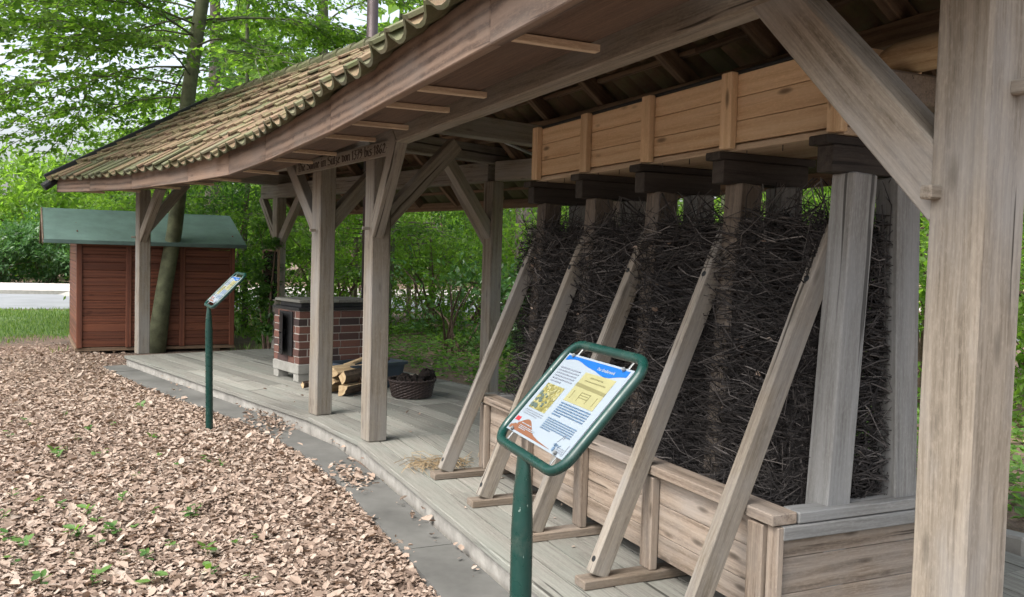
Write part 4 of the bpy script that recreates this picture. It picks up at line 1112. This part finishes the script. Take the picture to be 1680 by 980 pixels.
def leaf_obj(name, g, P, D, N, L, Wd, fold, mat, parent=None, oval=False, rn=None, origin=None):
    V, fn, ix, k = leaf_arrays(P, D, N, L, Wd, fold, oval)
    if parent is not None: V = V-np.array(W[parent].translation)
    rn = g.random(len(P)) if rn is None else rn
    return link(name, mesh_np(name, V, fn, ix, mat, None, {'rn': ('FLOAT', np.repeat(rn, k))}), parent, origin)
def inside_pavilion(P):
    x, y, z = P.T
    fe = np.interp(x, [p[0] for p in FE], [p[1] for p in FE])+.15
    # below the roof surface, within the plan of building
    d = np.clip((fe-y)/1.9, 0, 2); zr = 2.35+np.minimum(d, np.maximum(2-d, 0))*1.25
    return (x < 13.6) & (y < fe) & (y > -5.0) & (z < zr+.12)
def make_tree(name, label, trunk, r0, limbs, leaf, mat, bark, seed, group=None, spacing=.036, twig_gap=.155, cat='tree', r1=.35, droop=.35, flat=.75, twl=.9, lsz=.8):
    """trunk: list of points; limbs: (height fraction 0-1, azimuth deg, length, rise)"""
    g = np.random.default_rng(seed); T = [Vector(p) for p in trunk]; H = plen(T)
    t = thing(name, label, cat, tuple(T[0]), 0, group); m = MB()
    pts = [along(T, H*i/12) for i in range(13)]
    m.tube([p+Vector((g.normal(0, .012), g.normal(0, .012), 0))*(0 if i == 0 else 1) for i, p in enumerate(pts)], [r0*(1.22 if i == 0 else 1)*lerp(1, r1, i/12) for i in range(13)], 14)
    P, D, N = [], [], []
    def path(p, az, L, rise, n=7):
        o = [p]; a = az
        for k in range(1, n):
            s_ = L/(n-1); a += g.normal(0, .10); e = rise-droop*2*(k/(n-1))
            o.append(o[-1]+Vector((math.cos(a)*math.cos(e), math.sin(a)*math.cos(e), math.sin(e)))*s_)
        return o
    def twig(p, az, L, e):
        d = Vector((math.cos(az)*math.cos(e), math.sin(az)*math.cos(e), math.sin(e))); q = p+d*L-Vector((0, 0, .12*L*L)); mid = p.lerp(q, .5)+Vector((0, 0, .03*L))
        if inside_pavilion(np.array([tuple(mid), tuple(q)])).any(): return
        m.tube([p, mid, q], [.006, .004, .002], 3, caps=False)
        n = max(2, int(L/spacing))
        for k in range(n):
            s_ = (k+.6)/n; b = p.lerp(q, s_); sd = 1 if k % 2 else -1; la = az+sd*g.uniform(.5, 1.1)
            P.append(tuple(b)); D.append((math.cos(la), math.sin(la), g.normal(-.38, .35))); N.append((g.normal(0, flat), g.normal(0, flat), 1))
        P.append(tuple(q)); D.append((d.x, d.y, d.z-.1)); N.append((g.normal(0, flat), g.normal(0, flat), 1))
    for hf, az, L, rise in limbs:
        p = along(T, H*hf); az = R(az); lp_ = path(p, az, L, rise); rr = r0*.11*min(1, L/4)+.006
        m.tube(lp_, [max(.006, rr*(1-.85*i/6)) for i in range(7)], 6)
        def dress(pp, L_, start):
            s_ = start; sd = 1
            while s_ < L_:
                b = along(pp, s_); a2 = along(pp, min(L_, s_+.1))-b
                aa = math.atan2(a2.y, a2.x) if a2.length > 1e-5 else az
                twig(b, aa+sd*g.uniform(.5, 1.05), twl*g.uniform(.55, 1.15)*(1-.45*s_/L_), g.normal(-.05, .16)); sd = -sd; s_ += twig_gap*g.uniform(.7, 1.3)
            e_ = along(pp, L_); twig(e_, aa, .5, -.1)
        dress(lp_, plen(lp_), L*.22)
        for k in range(int(L/1.0)):
            s_ = L*(.25+.6*g.random()); b = along(lp_, s_); a3 = az+g.choice([-1, 1])*g.uniform(.5, .95)
            sub = path(b, a3, L*g.uniform(.3, .5), rise*.4, 5); m.tube(sub, [rr*.4*(1-.8*i/4)+.003 for i in range(5)], 5, caps=False); dress(sub, plen(sub), .15)
    m.build('trunk', bark, t, True)
    P, D, N = np.array(P), np.array(D), np.array(N); P += g.normal(0, .02, P.shape)
    k = ~inside_pavilion(P); P, D, N = P[k], D[k], N[k]; n = len(P)
    L = leaf*g.uniform(.6, 1.25, n)
    leaf_obj('crown', g, P, D, N, L, L*.62*g.uniform(.85, 1.15, n), g.uniform(-.1, .5, n), mat, t)
    return t, n
def ring_limbs(n, h0, h1, L0, L1, seed, rise=.45, az0=0, az1=360, short=lambda a: 1):
    g = np.random.default_rng(seed); o = []
    for i in range(n):
        f = i/(n-1) if n > 1 else 0; 
        a_ = lerp(az0, az1, (i*.381966) % 1)+g.uniform(-12, 12); L_ = lerp(L0, L1, f)*g.uniform(.8, 1.15)
        o.append((lerp(h0, h1, f), a_, L_*short(a_), rise+g.normal(0, .12)))
    return o
def bush(name, label, c, rx, h, n, leaf, mat, seed, group=None, cat='shrub', stems=6, clump=.30, z0=.05, ry=None, lw=.5, clear=True, up=.95):
    g = np.random.default_rng(seed); ry = ry or rx; t = thing(name, label, cat, (c[0], c[1], GZ), 0, group)
    K = max(12, int(n/42)); u = unit(g.normal(0, 1, (K, 3))); rad = g.uniform(.35, 1.0, K)**.6
    lob = 1+.22*np.sin(u[:, 0]*4+seed)+.18*np.sin(u[:, 1]*5+seed*2)+.15*np.sin(u[:, 2]*6+seed)
    C = u*(rad*lob)[:, None]*np.array([rx, ry, h*.52])+np.array([c[0], c[1], GZ+h*.5]); C[:, 2] = np.maximum(C[:, 2], GZ+z0+.1)
    m = MB()
    for i in range(stems):
        a = 2*math.pi*i/stems+g.normal(0, .3); e = Vector(C[g.integers(K)].tolist()); b = Vector((c[0]+math.cos(a)*rx*.12, c[1]+math.sin(a)*ry*.12, GZ-.02))
        m.tube([b, b.lerp(e, .5)+Vector((0, 0, .12*h)), e], [.022*h**.5, .014*h**.5, .005], 6)
    for i in range(0, K, 2):
        e = Vector(C[i].tolist()); b = Vector((c[0], c[1], GZ+h*.25)).lerp(e, .55); m.tube([b, e], [.008, .003], 4, caps=False)
    m.build('stems', M['bark'], t)
    ci = g.integers(0, K, n); cr = clump*g.uniform(.6, 1.3, K)
    off = g.normal(0, 1, (n, 3))*cr[ci][:, None]*np.array([.62, .62, .42]); P = C[ci]+off
    P[:, 2] = np.maximum(P[:, 2], GZ+.03)
    outw = unit(P-np.array([c[0], c[1], GZ+h*.35])); D = unit(outw*.7+g.normal(0, .75, (n, 3))+np.array([0, 0, -.15])); N = unit(outw*.45+np.array([0, 0, up])+g.normal(0, .45, (n, 3)))
    L = leaf*g.uniform(.6, 1.3, n); rn = np.clip(g.random(n)*.7+g.random(K)[ci]*.3, 0, 1)
    k = ~inside_pavilion(P) if clear else np.ones(n, bool)
    leaf_obj('foliage', g, P[k], D[k], N[k], L[k], (L*lw*g.uniform(.8, 1.2, n))[k], g.uniform(-.1, .5, n)[k], mat, t, rn=rn[k])
    return t

# ------------------------------------------------------------------ trees
SM, RG_ = M['trunk_smooth'], M['trunk_rough']
mt_, cnt = make_tree('beech_tree', 'leaning slender beech with greenish trunk rising between hut and deck', [(13.83, -.50, GZ-.05), (13.80, -.60, .56), (13.75, -.72, 1.465), (13.72, -.79, 2.275), (13.70, -.90, 3.435), (13.62, -1.02, 4.5), (13.58, -1.12, 5.4), (13.5, -1.5, 8), (13.4, -1.9, 11)], .118,
    ring_limbs(16, .34, .54, 3.6, 4.2, 5, .25, 20, 200, lambda a: .85 if 40 < a < 150 else 1)+ring_limbs(34, .40, .98, 4.2, 2.6, 6, .35, short=lambda a: .88 if 40 < a % 360 < 150 else 1)+[(.40, -62, 3.6, .35), (.44, -80, 4.0, .4)], .10, M['leaf_beech'], SM, 21, r1=.6, spacing=.033)
make_tree('beech_tree', 'broad beech at the far left whose pale branches hang into the sky gap', [(18.5, 7.2, GZ), (18.4, 7.1, 4), (18.3, 6.9, 8), (18.2, 6.6, 12)], .22,
    ring_limbs(30, .46, .97, 5.2, 3.2, 8, .28, 180, 330), .10, M['leaf_pale'], SM, 22, spacing=.045)
make_tree('young_tree', 'thin dark stemmed young tree between hut and brick stove', [(17.6, -2.25, GZ), (17.55, -2.2, 1.2), (17.6, -2.3, 3), (17.5, -2.2, 5.5), (17.4, -2.3, 8)], .06,
    ring_limbs(30, .12, .98, 2.4, 1.6, 9, .35), .10, M['leaf_beech'], SM, 23, twl=.8)
make_tree('tall_tree', 'tall pale leaved tree behind the tiled roof near the flue', [(20.5, -4.2, GZ), (20.4, -4.3, 5), (20.3, -4.2, 10), (20.2, -4.3, 14)], .17,
    ring_limbs(36, .22, .98, 4.6, 3.0, 10, .35), .115, M['leaf_pale'], SM, 24, spacing=.05)
make_tree('dark_tree', 'darker dense tree beyond the roof between the beech and flue', [(24.5, -2.2, GZ), (24.5, -2.3, 6), (24.3, -2.2, 12), (24.2, -2.2, 16)], .2,
    ring_limbs(38, .14, .98, 3.8, 2.4, 12, .1), .14, M['leaf_dark'], RG_, 25, spacing=.06, twig_gap=.2)
make_tree('young_tree', 'grey stemmed young tree behind the second middle post', [(16.3, -4.75, GZ), (16.3, -4.8, 1.5), (16.2, -4.8, 4), (16.1, -4.9, 7)], .09,
    ring_limbs(26, .14, .95, 2.4, 1.6, 13, .3), .095, M['leaf_beech'], SM, 26, twl=.8)
make_tree('old_oak', 'thick rough barked trunk behind the rear post and the trickling frame', [(14.37, -6.8, GZ), (14.37, -6.8, 3), (14.3, -6.8, 7), (14.3, -6.9, 12)], .235,
    ring_limbs(9, .6, .95, 3.8, 3.0, 14, .3), .11, M['leaf_beech'], RG_, 27, spacing=.05)
make_tree('young_tree', 'light young tree seen through the gaps above the brushwood', [(11.5, -9.0, GZ), (11.5, -9.0, 3), (11.4, -9.1, 7)], .08,
    ring_limbs(26, .12, .95, 2.8, 1.8, 15, .3), .10, M['leaf_pale'], SM, 28)
make_tree('young_tree', 'light green tree right of the big near post beyond the fence', [(12.5, -20.5, GZ), (12.5, -20.5, 4), (12.4, -20.4, 9)], .12,
    ring_limbs(26, .12, .97, 3.4, 2.2, 16, .3), .13, M['leaf_pale'], SM, 29, spacing=.06)
make_tree('young_tree', 'leafy young tree between the near post and the brushwood end', [(8.6, -10.3, GZ), (8.6, -10.3, 3), (8.5, -10.2, 7)], .08,
    ring_limbs(24, .10, .95, 2.6, 1.8, 17, .3), .10, M['leaf_beech'], SM, 30)

# shrubs behind the building, near to far
SH = [('broad leaved green shrub behind the wicker basket', (13.0, -4.9), 1.3, 1.5, 4200, .115, 'leaf_laurel'),
 ('tall loose shrub behind the rear post', (12.6, -6.4), 1.5, 2.9, 5200, .10, 'leaf_beech'),
 ('glossy dark shrub right of the rear post', (11.0, -6.3), 1.3, 1.7, 4200, .12, 'leaf_laurel'),
 ('pale feathery shrub behind the firewood and tub', (16.4, -5.6), 1.5, 2.6, 5200, .095, 'leaf_pale'),
 ('airy bush just left of the brick stove beyond the deck', (16.2, -2.6), 1.1, 2.2, 3800, .09, 'leaf_beech'),
 ('dense bush between hut and thin young tree', (17.4, -1.9), 1.3, 2.9, 5200, .10, 'leaf_dark'),
 ('wide light bush behind the brick stove', (18.2, -4.2), 1.8, 3.4, 6500, .105, 'leaf_pale'),
 ('tall bush beyond the stove near the road', (20.8, -5.2), 1.9, 3.9, 6000, .12, 'leaf_beech'),
 ('dark understorey bush by the shelter', (18.6, -7.6), 1.7, 2.8, 5200, .11, 'leaf_dark'),
 ('bright bush between shelter and old trunk', (16.2, -7.6), 1.6, 3.2, 5600, .10, 'leaf_pale'),
 ('leafy bush behind the old thick trunk', (15.5, -9.6), 2.0, 3.8, 6000, .12, 'leaf_beech'),
 ('laurel bush showing under the brushwood frame', (9.6, -7.2), 1.4, 1.9, 4200, .12, 'leaf_laurel'),
 ('light bush behind the brushwood wall', (9.4, -9.2), 1.9, 3.6, 5600, .115, 'leaf_pale'),
 ('green bush behind the near end of the brushwood', (6.8, -8.3), 1.7, 3.2, 5200, .11, 'leaf_beech'),
 ('tall light bush behind the big near post', (5.4, -9.5), 1.9, 3.6, 5200, .115, 'leaf_pale'),
 ('low leafy bush right of the big near post', (8.2, -12.2), 1.5, 1.2, 3000, .11, 'leaf_pale'),
 ('bush beyond the rail fence at the right edge', (15.5, -22.5), 2.6, 3.4, 5200, .15, 'leaf_beech'),
 ('dark bush left of the young tree behind the hut', (19.9, -.7), 1.3, 3.0, 5200, .11, 'leaf_beech'),
 ('bright bush behind the hut roof', (20.5, -1.2), 2.0, 4.6, 6500, .12, 'leaf_pale'),
 ('wide bush across the road beyond the stove', (33.5, -9), 3.4, 5.0, 5200, .2, 'leaf_beech'),
 ('wide bush across the road beyond the old trunk', (28, -16.5), 3.4, 5.0, 5200, .2, 'leaf_pale')]
for i, (lab, c, r_, h, n, lf, mt) in enumerate(SH): bush('shrub', lab, c, r_, h, int(n*.74), lf, M[mt], 100+i, 'shrubs behind the pavilion')
# rhododendron hedge beyond the road
for i, lab in enumerate(['glossy rhododendron nearest the hut wall beyond the road', 'rounded rhododendron across the road left of the hut', 'rhododendron in the hedge across the road at the left', 'rhododendron at the left frame edge across the road']):
    bush('rhododendron', lab, (38.9+.5*math.sin(i*2), .6+1.9*i), 1.75, 2.5+.25*math.sin(i*1.7), 5200, .20, M['leaf_laurel'], 200+i, 'rhododendrons across the road', ry=1.5, lw=.42, clump=.36)
# lighter trees behind the hedge
for i, (x, y, h, r_, lab) in enumerate([(46, 8.5, 5.2, 3.4, 'pale tree beyond the hedge under the sky gap'), (45, 3.2, 6.2, 3.2, 'pale tree beyond the hedge above the hut'), (47, -2.5, 9.5, 3.6, 'taller tree beyond the hedge behind the beech trunk'), (46, -9, 12, 4, 'tall tree beyond the road behind the flue'), (44, -16, 13, 4.2, 'tall tree beyond the road behind the roof')]):
    t = bush('far_tree', lab, (x, y), r_, h, 7500, .30, M['leaf_pale' if i < 3 else 'leaf_beech'], 300+i, 'trees beyond the road', 'tree', clump=.62)
# one mass of distant wood
g = np.random.default_rng(77); n = 42000; a = np.radians(g.uniform(-92, 14, n)); rad = g.uniform(52, 72, n)
hh = np.interp(np.degrees(a), [-92, -10, -2, 1, 9, 14], [17, 17, 13, 5.8, 4.8, 6])*(.82+.25*np.sin(a*37)+.1*np.sin(a*91))
P = np.stack([np.cos(a)*rad, np.sin(a)*rad, GZ+hh*g.random(n)**.8], 1)
D = unit(g.normal(0, 1, (n, 3))); N = unit(np.stack([-np.cos(a)*.6, -np.sin(a)*.6, .7+0*a], 1)+g.normal(0, .5, (n, 3))); L = g.uniform(.5, 1.1, n)
props(leaf_obj('distant_wood', g, P, D, N, L, L*.7, g.uniform(-.1, .4, n), M['leaf_pale']), 'distant green wood behind everything', 'wood', kind='stuff')

# ivy on the rear post
bush('ivy', 'dark ivy climbing the rear post behind the stove', (13.15, -2.0), .20, 1.7, 1200, .075, M['leaf_dark'], 400, None, 'ivy', 3, .10, lw=.8, clear=False)

# rail fence and slatted shelter
fn_ = thing('rail_fence', 'pale wooden rail fence beyond the road edge right of the near post', 'fence', (12.9, -18.2, GZ))
fpts = [(17.5, -15.8), (15.3, -17.0), (13.0, -18.1), (10.6, -19.1), (8.2, -20.0), (5.8, -20.8)]
for x, y in fpts:
    m = MB(); m.board((x, y, GZ-.02), (x, y, 1.15), .11, .11, up=(1, 0, 0)); m.build('fence_post', M['oak'], fn_)
for z in (.35, .68, 1.02):
    m = MB()
    for a, b in zip(fpts, fpts[1:]): m.board((*a, z), (*b, z), .035, .12)
    m.build('rail', M['strip'], fn_)
shl = thing('slatted_shelter', 'small dark slatted shelter roof half hidden in the shrubs', 'shelter', (19.4, -5.8, GZ))
sr = Vector((.30, -.95, 0)).normalized(); sf = Vector((-.95, -.30, 0))
for k in (-1, 1):
    for q_ in (-1, 1):
        m = MB(); p = Vector((19.4, -5.8, 0))+sr*.75*k+sf*.45*q_; m.board((p.x, p.y, GZ), (p.x, p.y, 1.75), .09, .09, up=(1, 0, 0)); m.build('post', M['oak_dark'], shl)
for q_ in (-1, 1):
    m = MB()
    for i in range(6):
        z = 1.66+.10*i; p = Vector((19.4, -5.8, z))+sf*q_*(.72-.115*i); m.board(p-sr*1.0, p+sr*1.0, .13, .03, up=(0, 0, 1))
    m.build('slat_roof', M['oak_dark'], shl)

# ------------------------------------------------------------------ grass, ground cover, fallen leaves, seedlings
def inpoly(x, y, poly):
    c = np.zeros(len(x), bool); j = len(poly)-1
    for i in range(len(poly)):
        xi, yi = poly[i]; xj, yj = poly[j]
        c ^= ((yi > y) != (yj > y)) & (x < (xj-xi)*(y-yi)/(yj-yi+1e-12)+xi); j = i
    return c
g = np.random.default_rng(5)
n = 42000; x = g.uniform(13.2, 24.5, n); y = g.uniform(-2.6, 6.5, n)
dens = np.sin(x*1.9+1)*np.sin(y*2.3)+.6*np.sin(x*.7+y*1.1)
edge = np.interp(x, [13.2, 14.6, 15.6, 17, 24], [-.95, -.55, -.1, 1, 1])+np.where((x > 13.9) & (x < 15.6) & (y > .5) & (y < 1.1), .6, 0); hutm = (x > 13.5) & (x < 16.1) & (y < .62) & (y > -1.75)
k = (dens+edge*1.5 > g.uniform(-.6, 1.3, n)) & ~hutm & (x < np.interp(y, [-4, 3, 18], [23, 23.4, 25.3])); x, y = x[k], y[k]; n = len(x)
h = g.uniform(.035, .11, n)*np.where((x < 15.2), 1.4, 1); a = g.uniform(0, 6.28, n)
D = np.stack([np.cos(a)*.5, np.sin(a)*.5, np.ones(n)], 1); N = np.stack([np.cos(a), np.sin(a), -.3*np.ones(n)], 1)
props(leaf_obj('grass', g, np.stack([x, y, np.full(n, GZ)], 1), D, N, h, np.full(n, .014), np.zeros(n), M['grass']), 'bright green grass between the bare soil and road', 'grass', kind='stuff')
# ground cover behind the pavilion
n = 52000; x = g.uniform(1.0, 17, n); y = g.uniform(-15, -3.6, n); k = np.zeros(n, bool)
r1 = (y < np.interp(x, [1, 7, 8, 13, 17], [-4.8, -4.7, -4.1, -2.7, -1.6])); r2 = (np.sin(x*1.7)*np.sin(y*1.3+.6)+np.sin(x*.6-y*.8)*.6 > g.uniform(-1.6, .2, n))
k = r1 & r2 & (y > -np.interp(x, [1, 8, 17], [15, 11, 8.0])); x, y = x[k], y[k]; n = len(x)
zz = g.uniform(.0, .26, n)**1.0*np.where(np.sin(x*2.3+y*1.9) > 0, 1, .45); a = g.uniform(0, 6.28, n); L = g.uniform(.05, .12, n)
props(leaf_obj('ground_cover', g, np.stack([x, y, GZ+zz+.01], 1), np.stack([np.cos(a), np.sin(a), g.normal(0, .25, n)], 1), np.stack([g.normal(0, .3, n), g.normal(0, .3, n), np.ones(n)], 1), L, L*.6, g.uniform(0, .5, n), M['leaf_ground']), 'low leafy ground cover behind the pavilion', 'ground cover', kind='stuff')
# leaf litter in front, thin on the stone path and deck
def slab_y(x): return np.interp(x, [p[0] for p in SLAB], [p[1] for p in SLAB])
def deck_y(x): return np.interp(x, [p[0] for p in DECK_F], [p[1] for p in DECK_F])
X_, Y_, Z_, T_ = [], [], [], []
n = 400000; x = 1.2+14.0*g.random(n)**.9; y = g.uniform(-1.6, 3.4, n); wob = .012*np.sin(x*7)+.02*np.sin(x*2.3+1)
k = (y > slab_y(x)+wob-.02) & (y < .9+.24*x) & (g.random(n) < np.where(y < .35+.12*x, 1.0, .35)) & (g.random(n) < np.interp(x+.6*y, [11.6, 13.4, 15], [1, .22, .06])); X_.append(x[k]); Y_.append(y[k]); Z_.append(g.uniform(0, .035, k.sum())+GZ); T_.append(np.full(k.sum(), .27))
for cx_, cy_, sx, sy, nn_, z0 in ((7.85, -1.24, .36, .09, 380, -.105), (5.65, -1.43, .18, .05, 190, -.105), (3.7, -1.56, 1.0, .03, 26, -.105), (6.0, -1.56, 1.4, .02, 40, -.105), (9.6, -.62, 1.6, .10, 40, -.105), (12.9, .1, .5, .3, 300, GZ+.005)):
    X_.append(g.normal(cx_, sx, nn_)); Y_.append(g.normal(cy_, sy, nn_)+(0 if cx_ > 9 and cx_ < 9.7 else 0)); Z_.append(z0+g.uniform(0, .02, nn_)); T_.append(np.full(nn_, .4))
n = 70; x = g.uniform(2, 11.5, n); y = deck_y(x)-g.uniform(.1, 1.9, n); X_.append(x); Y_.append(y); Z_.append(np.full(n, .006)); T_.append(np.full(n, .25))
n = 46; x = g.uniform(2.7, 5.0, n); zb_ = g.uniform(.5, 1.5, n); X_.append(x); Y_.append(CY+np.interp(zb_, [.45, 1.75], [.30, .21])); Z_.append(zb_); T_.append(np.full(n, 2.0))
n = 9000; x = g.uniform(1, 16, n); y = g.uniform(-13, -3.9, n); k = (y < np.interp(x, [1, 7, 8, 13, 16], [-4.5, -4.4, -3.9, -2.6, -2]))|(x < 3); X_.append(x[k]); Y_.append(y[k]); Z_.append(np.full(k.sum(), GZ+.01)); T_.append(np.full(k.sum(), .4))
x, y, z, tl = map(np.concatenate, (X_, Y_, Z_, T_)); n = len(x); a = g.uniform(0, 6.28, n); L = np.clip(g.lognormal(np.log(.031), .40, n), .012, .075); L = np.where(z > .45, L*.7, L)
props(leaf_obj('leaf_litter', g, np.stack([x, y, z+.004], 1), np.stack([np.cos(a), np.sin(a), g.normal(0, .30, n)], 1), np.stack([g.normal(0, 1, n)*tl, g.normal(0, 1, n)*tl, np.ones(n)], 1), L, L*g.uniform(.45, .85, n), g.uniform(-.5, .9, n), M['litter'], oval=True), 'dry pinkish brown fallen leaves covering the ground', 'fallen leaves', kind='stuff')
# seedlings
def seedling(seed, nl, size):
    g2 = np.random.default_rng(seed); P, D, N, L = [], [], [], []
    for i in range(nl):
        a = 2.4*i+g2.normal(0, .3); hgt = .03+.05*g2.random(); P.append((.006*math.cos(a), .006*math.sin(a), hgt)); D.append((math.cos(a), math.sin(a), g2.normal(.1, .25))); N.append((g2.normal(0, .3), g2.normal(0, .3), 1)); L.append(size*g2.uniform(.7, 1.2))
    V, fn, ix, k = leaf_arrays(np.array(P), np.array(D), np.array(N), np.array(L), np.array(L)*.62, g2.uniform(0, .4, nl), True)
    st = np.array([(math.cos(t)*.002, math.sin(t)*.002, z) for z in (0, .08) for t in (0, 2.1, 4.2)]); b = len(V)
    fs = np.array([b, b+1, b+4, b+3, b+1, b+2, b+5, b+4, b+2, b, b+3, b+5]); V = np.concatenate([V, st])
    return mesh_np('seedling', V, np.concatenate([fn, [4]*3]), np.concatenate([ix, fs]), M['seedling'], None, {'rn': ('FLOAT', np.concatenate([np.repeat(g2.random(nl), k), [.2]*6]))})
protos = [seedling(900+i, nl, s_) for i, (nl, s_) in enumerate(((3, .055), (5, .06), (4, .075), (6, .07), (2, .07)))]
SEED = [(7.8, 0.78, 1.2), (8.43, 0.73, 1), (8.25, 0.67, 0.8), (7.03, 0.42, 1.2), (7.15, 0.34, 1), (7.51, 0.3, 1.3), (7.85, 0.22, 1), (7.92, 0.2, 0.8), (6.92, 0.38, 1.1), (6.87, 0.15, 1.2), (6.97, 0.09, 1), (8.69, 0.43, 0.8), (8.09, 0.03, 0.9), (7.37, -0.25, 1), (6.76, -0.27, 0.9), (7.4, -0.31, 0.8), (6.4, -0.38, 0.8), (6.48, -0.59, 1.1), (6.31, -0.66, 0.9), (6.2, -0.13, 1), (5.93, 0.58, 1.2), (5.74, 0.42, 1), (5.59, 0.3, 0.9), (5.36, 0.15, 1.3), (5.22, 0.1, 1), (5.59, -0.03, 1.3), (5.66, -0.04, 1.1), (4.98, 0.01, 1.2), (5.01, 0.04, 1), (5.05, -0.07, 0.9), (5.28, -0.19, 1), (5.2, -0.41, 1.4), (5.17, -0.38, 1), (4.96, 0.19, 1.4), (5.01, 0.22, 1.2), (4.83, 0.09, 1.2), (5.45, 0.57, 1.3), (5.05, 0.51, 1.1), (4.89, 0.42, 1.2), (4.65, 0.19, 1), (4.62, -0.02, 0.9), (4.53, -0.13, 1.1), (4.67, -0.26, 1), (4.48, -0.41, 1.2), (4.32, 0.09, 1.6), (4.26, 0.1, 1.2), (4.34, 0.31, 1.3), (4.19, -0.15, 1.4), (4.18, -0.4, 1.2), (4.08, -0.56, 1), (4.66, 0.45, 1.1), (4.61, -0.57, 0.9), (4.64, -0.68, 0.8), (8.84, -0.19, 1.2), (8.37, 0.82, 0.9)]
for i, (x, y, s_) in enumerate(SEED):
    o = link('seedling', protos[i % 5], None, (x, y, GZ+.012)); o.rotation_euler = (0, 0, rnd.uniform(0, 6.28)); o.scale = (s_*.68,)*3
    props(o, 'small bright green seedling sprouting through the brown leaf litter', 'seedling', 'seedlings in the leaf litter')
m = MB(); m.box((3.0, -4.30, GZ+.09), (.16, .12, .18), .3, .012); props(m.build('stone_block', M['concrete']), 'small pale stone block standing behind the deck at right', 'stone')
